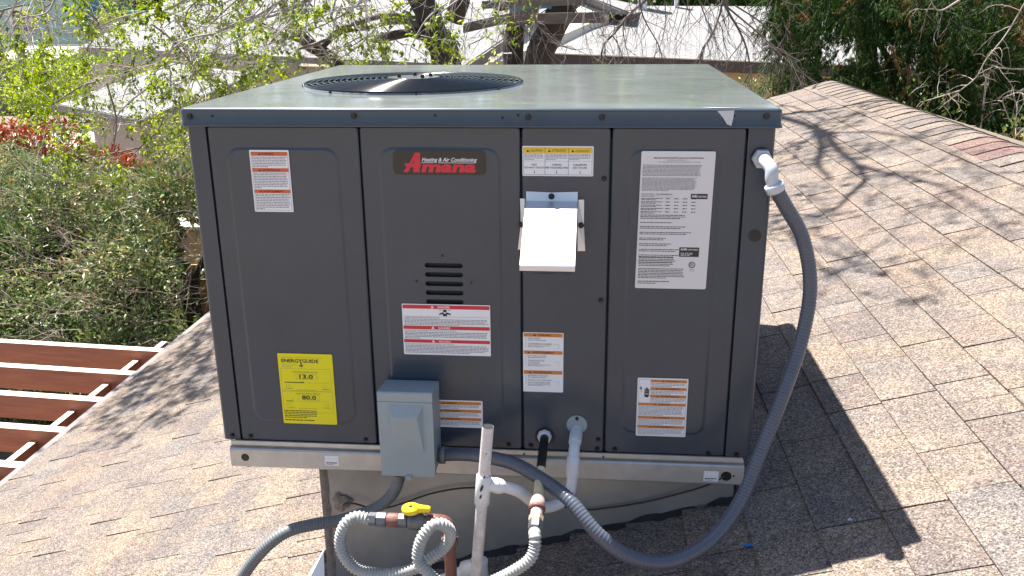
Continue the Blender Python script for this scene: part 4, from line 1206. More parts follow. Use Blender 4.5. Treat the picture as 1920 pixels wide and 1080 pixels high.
# --- neighbour A: right, beige siding, long white roof
na = thing('neighbour_house', 'beige sided house with brown fascia and long white roof behind the unit', 'house', (4, 28, GZ), 'neighbouring houses')
fl0 = P(1025, 100, 23.6); fr0 = P(1960, 138, 22.6)
fl0.z = (fl0.z); 
rb_l = P(1205, 11, 29.5); rb_r = P(2060, 14, 28.6)
build_roof([fl0, fr0, rb_r, rb_l], .05, na)
u = fr0 - fl0; u.normalize(); off = Vector((0, -.02, -.01))
plank(fl0, fr0, .30, .04, M['fascia'], Vector((0, -.03, .0))).build('fascia', na)
mb = plank(fl0, fr0, .035, .06, M['soffit'], Vector((0, -.045, .03))); mb.build('drip_edge', na)
wa = fl0 + Vector((.3, .45, 0)); wb = fr0 + Vector((0, .45, 0))
siding(na, (wa.x, wa.y, 0), (wb.x, wb.y, 0), fl0.z - .28, GZ, .185, M['beige'])
mb = MB(); mb.box((wa.x, wa.y + .05, GZ), (wb.x, rb_l.y + 4, fl0.z - .3), M['beige']); mb.build('wall', na)
# back slope so the ridge is real
build_roof([rb_r, rb_l, rb_l + Vector((0, 6, -1.6)), rb_r + Vector((0, 6, -1.6))], .05, na)
# hip on the left side
hipb = fl0 + Vector((-.4, 10, .1))
build_roof([fl0 + Vector((0, .01, 0)), rb_l, rb_l + Vector((0, 5.8, -1.5)), hipb], .05, na)
# chimney-ish vent post & pipe
mb = MB(); c = P(1206, 14, 29.0); mb.box((c.x - .17, c.y - .1, c.z - .2), (c.x + .12, c.y + .2, c.z + 2.0), M['whitetrim']); mb.build('chimney', na)
mb = MB(); c = P(1268, 12, 29.2); mb.box((c.x - .06, c.y - .05, c.z - .1), (c.x + .06, c.y + .1, c.z + 1.2), M['whitetrim']); mb.build('vent_pipe', na)
mb = MB(); c = P(1330, 66, 25.8); mb.cyl(c - Vector((0, 0, .1)), c + Vector((0, 0, .35)), .07, M['whitetrim'], 12); mb.build('vent_pipe', na)

# --- neighbour B: middle, white roof plane, gable end with grey barge board
nb = thing('neighbour_house', 'house with a broad white roof and grey barge board seen through the middle tree trunks', 'house', (-6, 26, GZ), 'neighbouring houses')
A = P(872, 121, 21.5); B = P(150, 88, 24.5); Cq = P(330, -8, 33); Dq = P(1075, -18, 27.5)
build_roof([B, A, Dq, Cq], .05, nb)
plank(A, Dq, .26, .05, M['greyfascia'], Vector((.03, -.01, -.02))).build('barge_board', nb)
plank(B, A, .16, .04, M['greyfascia'], Vector((0, -.05, .0))).build('fascia', nb)
siding(nb, (B.x, B.y + .5, 0), (A.x - .2, A.y + .5, 0), A.z - .15, GZ, .2, M['greige'])
# right slope descends from the apex
Rr = P(1168, 22, 26.6)
build_roof([Dq, Rr + Vector((.3, 0, -.05)), Rr + Vector((1.3, 6, 0)), Cq + Vector((5, 3, 0))], .05, nb)
plank(Dq, Rr, .12, .04, M['greyfascia'], Vector((0, -.06, 0))).build('barge_board', nb)
# gable wall
mb = MB(); gA = A + Vector((.5, .75, -.1)); gD = Dq + Vector((.0, .4, -.2)); gR = Rr + Vector((-.4, .5, -.1))
mb.add([(gA.x, gA.y, GZ), gA, gD, gR, (gR.x, gR.y, GZ)], [(0, 1, 2, 3, 4)], M['soffit']); mb.build('gable_wall', nb)
siding(nb, (gA.x - .0, gA.y - .02, 0), (gA.x + .9, gA.y + 1.0, 0), gA.z + .1, GZ, .16, M['beige'])

# --- mint house far left
nc = thing('neighbour_house', 'mint green house with a white framed window at the far left beyond the fence', 'house', (-30, 46, GZ), 'neighbouring houses')
Ym = 44.0
a = P(-60, 0, Ym); b = P(150, 0, Ym); bb = P(150, 95, Ym)
mb = MB(); mb.box((a.x - 2, Ym, GZ), (b.x, Ym + 8, 3.2), M['mint']); mb.build('wall', nc)
mb = MB(); mb.box((a.x - 2, Ym - .08, GZ), (b.x + .02, Ym - .003, bb.z + .35), M['whitetrim']); mb.build('skirting', nc)
mb = MB(); mb.box((b.x, Ym - .05, GZ), (b.x + .3, Ym + .3, 3.1), M['mintdark']); mb.build('corner_trim', nc)
w0 = P(22, 20, Ym); w1 = P(62, 58, Ym)
mb = MB()
for lo, hi in (((w0.x - .15, w1.z - .15), (w1.x + .15, w1.z)), ((w0.x - .15, w0.z), (w1.x + .15, w0.z + .2)), ((w0.x - .15, w1.z), (w0.x, w0.z)), ((w1.x, w1.z), (w1.x + .15, w0.z)), (((w0.x + w1.x) / 2 - .04, w1.z), ((w0.x + w1.x) / 2 + .04, w0.z))):
    mb.box((lo[0], Ym - .10, lo[1]), (hi[0], Ym - .01, hi[1]), M['whitetrim'])
wf = mb.build('window', nc)
mb = MB(); mb.box((w0.x, Ym - .04, w1.z), (w1.x, Ym - .005, w0.z), M['glass']); mb.build('pane', wf)
mb = MB(); mb.box((a.x - 2, Ym - .5, 3.2), (b.x + .5, Ym + 8.3, 3.4), M['fascia']); mb.build('roof', nc)
mb = MB(); c = P(150, 95, Ym); mb.box((b.x + .31, Ym + .5, GZ), (b.x + 9, Ym + 7, .3), M['soffit']); mb.build('annex', nc)
mb = MB(); mb.box((b.x + .31, Ym + .2, .3), (b.x + 9.3, Ym + 7.3, .45), M['mintdark']); mb.build('annex_roof', nc)
lowr = thing('lean_to_roof', 'pale low lean-to roof between the grey fence and the mint green house', 'roof', (-27, 38, GZ))
a = P(-20, 108, 36.5); b = P(104, 112, 36.0)
mb = MB(); slab(mb, [(a.x, 36.2, a.z), (b.x, 36.2, b.z), (b.x, 39.5, b.z + .35), (a.x, 39.5, a.z + .35)], .08, M['soffit']); mb.build('roof_sheet', lowr)
mb = MB(); mb.box((a.x, 36.7, GZ), (b.x - .3, 39.2, b.z - .09), M['shedwall']); mb.build('wall', lowr)

# --- grey board fence far left
fg = thing('board_fence', 'dark grey weathered board fence behind the gravel yard at the far left', 'fence', (-25, 33.5, GZ))
x = P(-30, 150, 33.6).x; xe = P(118, 150, 33.6).x; i = 0
while x < xe:
    px = proj((x, 33.6, -1.5))[0]
    top = P(px, 120 if px < 48 else 148 + (px - 48) * .02, 33.6).z
    if 30 < px < 48: top -= (px - 30) * .006
    mb = MB(); hz = top + rng.uniform(-.02, .02)
    mb.box((x, 33.6 + rng.uniform(0, .02), GZ), (x + .17, 33.64, hz), M['fencegrey']); mb.build('board', fg)
    x += .178
mb = MB(); mb.box((P(45, 150, 33.5).x, 33.5, -2.75), (xe, 33.59, -2.66), M['fencegrey']); mb.build('rail', fg)

# picket fence bits
pf = thing('picket_fence', 'short run of dark pickets beyond the shed roof', 'fence', (-17, 30, GZ))
for i in range(8):
    a = P(198 + i * 7, 130, 31); mb = MB(); mb.box((a.x, 31, GZ), (a.x + .07, 31.04, a.z), M['blackpipe']); mb.build('picket', pf)

# --- shed
sh = thing('garden_shed', 'small shed with a white sloping roof and grey-brown walls left of the unit', 'shed', (-9, 17, GZ))
s1 = P(110, 195, 16.6); s2 = P(262, 223, 14.2); s3 = P(480, 138, 17.6); s4 = P(318, 118, 20.0)
build_roof([s1, s2, s3, s4], .03, sh)
plank(s1, s2, .14, .03, M['greyfascia'], Vector((-.01, -.03, -.004))).build('fascia', sh)
plank(s2, s3, .14, .03, M['greyfascia'], Vector((.02, -.02, -.004))).build('fascia', sh)
def wallq(p, q_, mt, inset):
    mb = MB(); p = p + inset; q_ = q_ + inset
    mb.add([(p.x, p.y, GZ), (q_.x, q_.y, GZ), (q_.x, q_.y, q_.z - .05), (p.x, p.y, p.z - .05)], [(0, 1, 2, 3)], mt)
    return mb
k1 = s1.lerp(s2, .42)
wallq(k1, s2, M['shedwall'], Vector((-.12, .22, 0))).build('wall', sh)
wallq(s2, s3, M['shedwall'], Vector((-.12, .22, 0))).build('wall', sh)
wallq(s3, s4, M['shedwall'], Vector((-.12, -.1, 0))).build('wall', sh)
wallq(s4, k1, M['shedwall'], Vector((.1, .1, 0))).build('wall', sh)

# --- cedar fence by the house corner
cf = thing('cedar_fence', 'orange cedar board fence between the hedge and the unit', 'fence', (-3, 8.6, GZ))
x = -6.4
while x < -3.0:
    mb = MB(); mb.box((x, 8.6, GZ), (x + .115, 8.625, P(360, 497, 8.6).z + rng.uniform(-.012, .012)), M['fencecedar']); mb.build('board', cf); x += .122
mb = MB(); mb.box((-6.4, 8.626, -2.9), (-3.0, 8.67, -2.8), M['fencecedar']); mb.build('rail', cf)
wl = MB(); wl.box((-7.2, 10.3, GZ), (-4.0, 10.6, P(355, 430, 10.3).z), M['stucco']); wl.box((-7.25, 10.25, P(355, 430, 10.3).z), (-3.95, 10.85, P(355, 430, 10.3).z + .05), M['soffit'])
setp(wl.build('garden_wall'), 'low pale capped garden wall glimpsed between the hedge and the unit', 'wall')

# ================================================================== VEGETATION
class Leaves:
    def __init__(s): s.v = []; s.r = []
    def add(s, c, d, n, L_, W_, rnd, fold=.0):
        """diamond leaf: base c, direction d, normal n"""
        s.v.append((c, d, n, L_, W_)); s.r.append(rnd)
    def build(s, name, parent, mt, kind='stuff', label=None):
        n = len(s.v)
        c = np.array([tuple(a[0]) for a in s.v]); d = np.array([tuple(a[1]) for a in s.v]); nn = np.array([tuple(a[2]) for a in s.v])
        L_ = np.array([a[3] for a in s.v])[:, None]; W_ = np.array([a[4] for a in s.v])[:, None]
        d /= np.linalg.norm(d, axis=1)[:, None] + 1e-9
        sd = np.cross(d, nn); sd /= np.linalg.norm(sd, axis=1)[:, None] + 1e-9
        nn = np.cross(sd, d)
        a0 = c; a1 = c + d * L_ * .45 + sd * W_ * .5 + nn * W_ * .18; a2 = c + d * L_ - nn * L_ * .12; a3 = c + d * L_ * .45 - sd * W_ * .5 + nn * W_ * .18
        V = np.stack([a0, a1, a2, a3], 1).reshape(-1, 3)
        k = np.arange(n)[:, None] * 4
        F = np.concatenate([k + np.array([[0, 1, 2]]), k + np.array([[0, 2, 3]])], 1).reshape(-1, 3)
        me = bpy.data.meshes.new(name)
        me.vertices.add(len(V)); me.vertices.foreach_set('co', V.astype(np.float32).ravel())
        me.loops.add(len(F) * 3); me.loops.foreach_set('vertex_index', F.astype(np.int32).ravel())
        me.polygons.add(len(F)); me.polygons.foreach_set('loop_start', np.arange(0, len(F) * 3, 3, dtype=np.int32))
        me.update(calc_edges=True)
        me.materials.append(mt)
        at = me.attributes.new('rnd', 'FLOAT', 'FACE'); at.data.foreach_set('value', np.repeat(np.array(s.r, np.float32), 2))
        o = bpy.data.objects.new(name, me); COL.objects.link(o)
        if parent is not None: o.parent = parent; o.matrix_parent_inverse = Matrix.Translation(-parent.location)
        if kind: o['kind'] = kind
        if label: o['label'] = label
        return o
def rv(r=rng):
    while True:
        v = Vector((r.uniform(-1, 1), r.uniform(-1, 1), r.uniform(-1, 1)))
        if .05 < v.length < 1: return v.normalized()

def twigs(mb, lv, p, d, ln, r, depth, r_, mt, leaf=None, leafn=0, droop=.15, leafL=.04, nseg=5, spread=.9, rbias=0.0):
    """recursive wandering twig"""
    pts = [p.copy()]; dd = d.normalized()
    for i in range(nseg):
        dd = (dd + rv(r_) * .28 + Vector((0, 0, -droop))).normalized()
        pts.append(pts[-1] + dd * ln / nseg)
        if depth > 0 and i >= 1 and r_.random() < .75:
            cd = (dd + rv(r_) * spread).normalized()
            twigs(mb, lv, pts[-1], cd, ln * r_.uniform(.35, .6), r * .55, depth - 1, r_, mt, leaf, leafn, droop, leafL, 4, spread, rbias)
        if lv is not None and depth <= 1 and leafn > 0 and r_.random() < leafn:
            nL = r_.choice((2, 3, 4))
            base = r_.random()
            for _ in range(nL):
                ld = (dd * .4 + rv(r_) + Vector((0, 0, -.35)))
                n = (rv(r_) * .6 + Vector((0, 0, 1)))
                s = leafL * r_.uniform(.6, 1.25)
                lv.add(pts[-1] + rv(r_) * .01, ld, n, s, s * .5, min(1, max(0, base * .5 + r_.random() * .5 + rbias)))
    mb.tube(pts, [r * (1 - .75 * i / nseg) for i in range(nseg + 1)], mt, 4 if r < .012 else 7, False)

# ---- the big near tree (trunk A) with young leaves, crown spreads over the roof
r1 = random.Random(3)
ta = thing('leafy_tree', 'big tree with young yellow-green leaves and grey twigs, trunk behind the fan grille', 'tree', (-1.3, 8.6, GZ))
tk = MB()
tp = [Vector((-1.25, 8.6, GZ)), Vector((-1.30, 8.6, -1.5)), P(838, 122, 8.6), P(815, 65, 8.6), P(800, 20, 8.6), P(775, -30, 8.6), P(720, -160, 8.3), P(640, -330, 8.0)]
tk.tube(smoothpath(tp, 5), [.21] * 5 + [.19] * 5 + [.165] * 5 + [.145] * 5 + [.14] * 5 + [.125] * 5 + [.11] * 5 + [.09], M['bark'], 14)
tk.tube(smoothpath([P(850, 40, 8.65), P(868, -10, 8.6), P(905, -100, 8.3), P(960, -260, 7.6)], 5), [.11] * 5 + [.09] * 5 + [.07] * 5 + [.05], M['bark'], 10)
tk.build('trunk', ta)
lb = MB(); lf = Leaves()
lb.tube(smoothpath([P(820, 75, 8.6), P(770, 62, 8.4), P(715, 70, 8.2), P(700, 78, 8.0)], 4), [.06] * 4 + [.045] * 4 + [.03] * 4 + [.015], M['bark'], 8)
lb.tube(smoothpath([P(790, 55, 8.6), P(735, 28, 8.1), P(650, 50, 7.6), P(610, 75, 7.2), P(560, 92, 7.0)], 4), [.04] * 4 + [.03] * 4 + [.022] * 4 + [.015] * 4 + [.006], M['twigbrown'], 8)
# source points: limbs above the frame, drooping twigs down into it
def density(px, py):
    if px < 150: return .45 if py < 200 else .1 if py < 290 else 0
    if px < 340 and py > 110: return .42 if py < 215 else .22
    if px < 480: return .8 if py < 215 else (.25 if py < 320 and 150 < px < 340 else 0)
    if px < 700: return .8 if py < 125 else 0
    if px < 960: return .2 if py < 110 else 0
    if px < 1120: return .05
    return 0
cnt = 0
while cnt < 145:
    px = r1.uniform(-60, 1100); py = r1.uniform(-70, 300)
    if px > 480: px = 480 + (px - 480)
    if r1.random() > density(px, py): continue
    Yd = r1.uniform(5.2, 8.6)
    p0 = P(px, py, Yd)
    if p0.z < roofz(p0.x) + .5 and p0.x > EX: continue
    # sub-branch starting above/right of the target
    st = p0 + Vector((r1.uniform(-.35, .6), r1.uniform(-.1, .3), r1.uniform(.1, .5)))
    mid = st.lerp(p0, .5) + rv(r1) * .08
    m_ = M['twig'] if r1.random() < .7 else M['twigbrown']
    lb.tube(smoothpath([st, mid, p0], 4), [.008] * 4 + [.006] * 4 + [.004], m_, 5, False)
    nv = .62 if px < 700 else (.4 if px < 960 else .15)
    for _ in range(2):
        twigs(lb, lf, p0 if _ else mid, (p0 - st).normalized() + rv(r1) * .8, r1.uniform(.25, .55), .0035, 2, r1, m_, True, nv, .10, .047)
    for _ in range(2):
        twigs(lb, None, st.lerp(p0, r1.random()), rv(r1) + Vector((0, 0, -.3)), r1.uniform(.3, .7), .0042, 2, r1, M['twig'], droop=.04)
    cnt += 1
# long whitish arcs and connecting limbs in the upper-left
for a, b_, c, Yd, rr in (((-20, 60), (150, 60), (330, 10), 6.5, .012), ((80, 205), (300, 130), (470, 60), 6.0, .008), ((180, 170), (330, 90), (500, 20), 6.4, .014), ((300, 20), (420, 45), (560, 10), 6.8, .02), ((200, 190), (420, 110), (640, 30), 6.6, .009), ((420, 60), (490, 30), (570, 0), 6.4, .012)):
    lb.tube(smoothpath([P(*a, Yd), P(*b_, Yd + .1), P(*c, Yd + .3), P(c[0] + 120, -90, Yd + .8)], 6), [rr * .35] * 6 + [rr * .7] * 6 + [rr] * 6 + [rr * 1.2], M['twig'], 6, False)
# overhead crown above the frame (shades the roof, is mirrored in the cover)
def shadow_limb(pts, t, r0, r_end, mt=M['bark']):
    q = []
    for (px, py), tt in zip(pts, t):
        g0 = RP(px, py); q.append(g0 + SUN * tt * 1.4)
    q = smoothpath(q, 5); n = len(q)
    lb.tube(q, [r0 + (r_end - r0) * i / (n - 1) for i in range(n)], mt, 8)
    return q
limbs = []
limbs.append(shadow_limb([(1380, 232), (1480, 214), (1560, 206), (1650, 190), (1760, 182)], [3.6, 3.5, 3.4, 3.3, 3.2], .036, .010))
limbs.append(shadow_limb([(1400, 205), (1490, 228), (1545, 250), (1570, 280), (1605, 310), (1625, 338)], [4.0, 3.8, 3.6, 3.4, 3.3, 3.1], .036, .014))
limbs.append(shadow_limb([(1625, 338), (1590, 372), (1560, 398), (1510, 410)], [3.1, 3.0, 2.9, 2.8], .02, .006))
limbs.append(shadow_limb([(1530, 240), (1540, 275), (1535, 310), (1560, 340)], [3.7, 3.5, 3.3, 3.2], .03, .012))
limbs.append(shadow_limb([(1605, 310), (1680, 330), (1760, 350), (1840, 395), (1900, 450)], [3.4, 3.3, 3.2, 3.1, 3.0], .016, .005))
limbs.append(shadow_limb([(1545, 250), (1650, 250), (1750, 270), (1850, 330)], [3.6, 3.5, 3.4, 3.3], .014, .005))
limbs.append(shadow_limb([(1480, 440), (1540, 505), (1580, 510), (1640, 470)], [3.0, 2.9, 2.8, 2.8], .012, .005))
limbs.append(shadow_limb([(430, 470), (410, 570), (370, 640), (310, 700), (250, 750)], [3.4, 3.2, 3.1, 3.0, 2.9], .016, .005))
limbs.append(shadow_limb([(440, 560), (410, 640), (370, 700), (300, 770)], [3.3, 3.1, 3.0, 2.9], .012, .005))
for li, q in enumerate(limbs):
    dens = 1.0 if li < 7 else 1.6
    for i in range(2, len(q), 1):
        if r1.random() < (.8 if li < 7 else 1.4):
            for _ in range(1 if li < 7 else 3):
                twigs(lb, lf, q[i], (q[i] - q[i - 1]).normalized() + rv(r1) * 1.0, r1.uniform(.35, .75) if li < 7 else r1.uniform(.25, .45), .006, 2, r1, M['twigbrown'], True, .14 if li < 7 else .22, .02, .045)
# connecting big limbs to the trunk
for q in (limbs[0], limbs[1], limbs[7]):
    e_ = q[0]; s0_ = Vector(tp[-1])
    lb.tube(smoothpath([s0_, s0_.lerp(e_, .5) + Vector((0, 0, .7)), e_], 6), [.09] * 6 + [.065] * 6 + [.045], M['bark'], 8)
# crown higher up and further back (seen only mirrored in the cover)
for i in range(120):
    p0 = Vector((r1.uniform(-4.5, 1.2), r1.uniform(6.0, 10), r1.uniform(1.6, 4.2)))
    twigs(lb, lf, p0, rv(r1) + Vector((0, 0, .4)), r1.uniform(.7, 1.3), .012, 2, r1, M['twigbrown'], True, .9, .0, .07)
lb.build('branches', ta, kind='stuff'); lf.build('foliage', ta, M['leaf'])

# ---- leaning dead-ish trunk at left of fan
tl = thing('leaning_tree', 'dark leaning broken trunk behind the left end of the fan grille', 'tree', (-2.2, 9, GZ))
mb = MB()
mb.tube(smoothpath([Vector((-1.9, 9.2, GZ)), P(700, 220, 9.1), P(650, 140, 9.0), P(625, 112, 9.0), P(600, 95, 9.0), P(575, 80, 8.9), P(545, 40, 8.8), P(525, -10, 8.6), P(520, -60, 8.5)], 4), [.13] * 4 + [.11] * 4 + [.09] * 4 + [.08] * 4 + [.078] * 4 + [.07] * 4 + [.05] * 4 + [.04] * 4 + [.03], M['bark'], 10)
mb.build('trunk', tl)
mb = MB()
mb.tube(smoothpath([P(600, 92, 9.0), P(640, 60, 8.9), P(700, 50, 8.7), P(760, 35, 8.6)], 4), [.035] * 4 + [.03] * 4 + [.02] * 4 + [.01], M['bark'], 8)
mb.tube(smoothpath([P(580, 82, 8.9), P(520, 60, 8.6), P(470, 30, 8.3), P(440, -20, 8.1)], 4), [.03] * 4 + [.025] * 4 + [.018] * 4 + [.012], M['twigbrown'], 8)
mb.build('limb', tl)

# ---- twin trunk tree B with treehouse lumber
tb = thing('twin_trunk_tree', 'thick twin dark trunks standing behind the middle of the unit', 'tree', (-.4, 10, GZ))
mb = MB()
mb.tube(smoothpath([Vector((-.75, 10, GZ)), Vector((-.78, 10, -1.2)), P(962, 125, 10), P(965, 60, 10), P(978, 0, 10), P(985, -90, 10), P(1000, -260, 10)], 4), [.19] * 4 + [.16] * 4 + [.135] * 4 + [.12] * 4 + [.115] * 4 + [.10] * 4 + [.09], M['bark'], 12)
mb.tube(smoothpath([Vector((-.45, 9.8, GZ)), Vector((-.55, 9.8, -1.2)), P(1008, 125, 9.8), P(1032, 60, 9.8), P(1062, 0, 9.8), P(1100, -90, 9.8), P(1150, -260, 9.8)], 4), [.22] * 4 + [.20] * 4 + [.175] * 4 + [.17] * 4 + [.16] * 4 + [.13] * 4 + [.11], M['bark'], 12)
mb.build('trunk', tb)
th = thing('treehouse_frame', 'rough grey lumber frame with a blue tarp fixed to the tree trunks', 'treehouse', (-.5, 9.5, GZ))
def lum(a, b, Ya, Yb, h, mt=M['beam']):
    mb = plank(P(*a, Ya), P(*b, Yb), h, .09, mt); mb.build('beam', th)
lum((955, 26), (1133, 22), 9.45, 9.45, .125)
lum((870, 44), (1010, 12), 9.3, 9.3, .11)
lum((905, 2), (1100, -6), 9.6, 9.6, .09)
lum((705, 66), (790, 48), 8.9, 8.9, .10)
lum((715, 30), (800, 28), 9.2, 9.2, .10)
lum((925, 12), (985, 4), 9.9, 10.3, .06, M['rust'])
mb = MB(); a = P(955, 12, 9.6); b = P(1050, 4, 9.7); c = P(1058, -8, 10.6); d_ = P(950, -2, 10.5)
vs = []
for j in range(5):
    for i in range(9):
        p_ = a.lerp(b, i / 8).lerp(d_.lerp(c, i / 8), j / 4); p_.z += .03 * math.sin(i * 1.7 + j) ; vs.append(p_)
mb.add(vs, [(j * 9 + i, j * 9 + i + 1, (j + 1) * 9 + i + 1, (j + 1) * 9 + i) for j in range(4) for i in range(8)], M['tarp'], True)
low_ = [a.lerp(b, i / 8) for i in range(9)]
mb.add(low_ + [p_ - Vector((0, 0, .07 + .02 * math.sin(i * 2))) for i, p_ in enumerate(low_)], [(i, 9 + i, 10 + i, i + 1) for i in range(8)], M['tarp'])
mb.build('tarp', th, 'blue plastic sheet')
# hanging pulley / bird feeder dark thing
mb = MB(); c = P(952, 104, 9.3); mb.tube([c + Vector((-.05, 0, 0)), c + Vector((.05, 0, 0))], [.035, .04], M['blackpipe'], 10); mb.tube([c, c - Vector((.02, 0, .13))], .01, M['blackpipe'], 6); mb.build('hanging_dark_thing', th)

# ---- bare tree: hanging twigs against the white roof
r2 = random.Random(9)
bt_ = thing('bare_branch_tree', 'leafless drooping brown branches hanging in front of the white roof right of centre', 'tree', (1.6, 8.6, GZ))
mb = MB()
mb.tube(smoothpath([Vector((3.9, 10.5, GZ)), Vector((3.7, 10.3, 0.0)), Vector((3.0, 9.6, 2.0)), Vector((2.2, 8.9, 2.6)), Vector((1.3, 8.3, 2.2))], 5), [.16] * 5 + [.13] * 5 + [.08] * 5 + [.05] * 5 + [.03], M['bark'], 10)
mb.build('trunk', bt_)
mb = MB()
mains = [([(1260, -60), (1215, -5), (1180, 28), (1152, 62), (1132, 85), (1126, 116)], 8.0, .020, .008),
         ([(1195, -40), (1200, 5), (1209, 38), (1235, 85), (1243, 120)], 7.8, .010, .004),
         ([(1380, -60), (1356, 0), (1350, 25), (1335, 65), (1318, 90), (1312, 112)], 7.6, .014, .005),
         ([(1370, -30), (1362, 12), (1385, 55), (1400, 92), (1406, 130), (1398, 152)], 7.4, .016, .004),
         ([(1362, 12), (1420, 60), (1452, 88), (1500, 115)], 7.4, .010, .004),
         ([(1378, 10), (1430, 45), (1470, 95), (1500, 130), (1530, 160)], 7.6, .009, .003),
         ([(1300, -30), (1322, 30), (1338, 66)], 7.7, .008, .004),
         ([(1140, -20), (1150, 40), (1160, 90), (1165, 118)], 8.3, .005, .003),
         ([(1245, -20), (1248, 30), (1245, 60), (1235, 95)], 8.2, .006, .003),
         ([(1060, -30), (1080, 20), (1110, 38), (1150, 15)], 8.5, .010, .004),
         ([(1000, 18), (1010, 50), (1040, 80), (1075, 93)], 7.0, .010, .005),
         ([(985, -10), (975, 40), (1000, 75), (1000, 110)], 7.1, .008, .004),
         ([(560, -30), (575, 20), (560, 60)], 6.5, .008, .004), ([(1440, -30), (1480, 20), (1470, 70), (1440, 110)], 7.9, .008, .003)]
for pts, Yd, ra, rb_ in mains:
    q = smoothpath([P(x, y, Yd) for x, y in pts], 6); n = len(q)
    mb.tube(q, [ra + (rb_ - ra) * i / (n - 1) for i in range(n)], M['twigbrown'], 7, False)
    for i in range(3, n):
        if r2.random() < .62:
            twigs(mb, None, q[i], (q[i] - q[i - 1]).normalized() * .6 + rv(r2) * .9 + Vector((0, 0, -.5)), r2.uniform(.15, .5), ra * .28 + .0012, 2, r2, M['twigbrown'], droop=.12)
for i in range(26):
    p0 = P(r2.uniform(1140, 1470), r2.uniform(-30, 30), r2.uniform(7.2, 8.6))
    twigs(mb, None, p0, Vector((r2.uniform(-.5, .5), 0, -1)), r2.uniform(.3, .7), .004, 2, r2, M['twigbrown'], droop=.1)
for i in range(16):   # whitish curly twigs around the trunks
    p0 = P(r2.uniform(760, 1130), r2.uniform(-40, 40), r2.uniform(6.6, 7.6))
    twigs(mb, None, p0, Vector((r2.uniform(-.8, .8), 0, -1)), r2.uniform(.25, .6), .0045, 1, r2, M['twig'], droop=.06)
mb.build('branches', bt_, kind='stuff')

# ---- juniper on the right
r3 = random.Random(21)
jn = thing('juniper_tree', 'dark green drooping juniper with dead grey branches beyond the roof ridge at the right', 'tree', (5, 9.5, GZ))
mb = MB()
for pts, Yd, r0 in (([(1905, 330), (1880, 200), (1870, 100), (1880, 0), (1890, -120)], 9.8, .10), ([(1700, 330), (1690, 200), (1660, 100), (1600, 30), (1560, -60)], 10.4, .05)):
    q = smoothpath([Vector((P(pts[0][0], pts[0][1], Yd).x, Yd, GZ))] + [P(x, y, Yd) for x, y in pts], 5)
    mb.tube(q, [r0 * (1 - .5 * i / len(q)) for i in range(len(q))], M['bark'], 9)
mb.build('trunk', jn)
mb = MB()
for pts, Yd, r0 in (([(1930, -10), (1888, 62), (1850, 110), (1830, 145), (1800, 170), (1760, 205)], 8.0, .007), ([(1800, 170), (1750, 185), (1725, 192)], 8.0, .008), ([(1850, 140), (1845, 190), (1838, 250), (1835, 290)], 8.4, .011),
                    ([(1930, 130), (1880, 128), (1860, 122)], 8.2, .010), ([(1925, 165), (1895, 178), (1880, 190), (1900, 240)], 8.1, .009), ([(1800, 0), (1760, 20), (1740, -10)], 8.3, .012),
                    ([(1640, 138), (1680, 128), (1730, 110)], 8.8, .014), ([(1700, 150), (1760, 130), (1850, 145)], 8.8, .009), ([(1500, 38), (1570, 30), (1640, 38), (1700, 32)], 9.4, .02), ([(1880, 240), (1885, 262), (1890, 285)], 7.9, .008)):
    q = smoothpath([P(x, y, Yd) for x, y in pts], 5)
    mb.tube(q, [r0 * (1 - .6 * i / len(q)) for i in range(len(q))], M['deadtwig'] if Yd < 8.6 else M['bark'], 6)
    for i in range(2, len(q), 2): twigs(mb, None, q[i], rv(r3), .3, .004, 1, r3, M['deadtwig'])
lv = Leaves()
def jun_density(px, py):
    if px < 1452: return 0
    if px < 1540:   # hanging tassel column on the left, sparse
        if 1455 < px < 1530 and py < 60: return .9
        return .45 if py < 170 else 0
    if px < 1700:
        if py < 30: return 1
        if py < 112: return .26
        return 1.0
    if px < 1800: return .9 if (py < 100 or py > 175) else .55
    return 1
n = 0
while n < 2300:
    px = r3.uniform(1445, 1990); py = r3.uniform(-60, 300)
    # ridge line hides what is lower
    if py > 150 + (px - 1560) * .39 + 40: continue
    if r3.random() > jun_density(px, py): continue
    n += 1
    Yd = r3.uniform(8.4, 11.5)
    p0 = P(px, py, Yd); clump = r3.random()
    # spray: drooping axis with scale-like blades
    ax_ = Vector((r3.uniform(-.7, .5), r3.uniform(-.5, .5), -.75)).normalized(); ln = r3.uniform(.18, .42)
    brown = r3.random() < .07
    for s in range(r3.randint(5, 8)):
        b0 = p0 + ax_ * ln * r3.random(); bd = (ax_ + rv(r3) * .75).normalized(); bl = ln * r3.uniform(.35, .7)
        mb.tube([b0, b0 + bd * bl], [.002, .001], M['twigbrown'], 3, False)
        for t in range(20):
            q_ = b0 + bd * bl * (t + r3.random()) / 20 + rv(r3) * .012
            ld = (bd * 1.1 + rv(r3) * .6 + Vector((0, 0, -.35)))
            rn = (.93 + .07 * r3.random()) if brown else min(.88, clump * .45 + r3.random() * .45)
            lv.add(q_, ld, rv(r3), r3.uniform(.035, .070), r3.uniform(.007, .012), rn)
lv.build('foliage', jn, M['juniper'])
mb.build('branches', jn, kind='stuff')

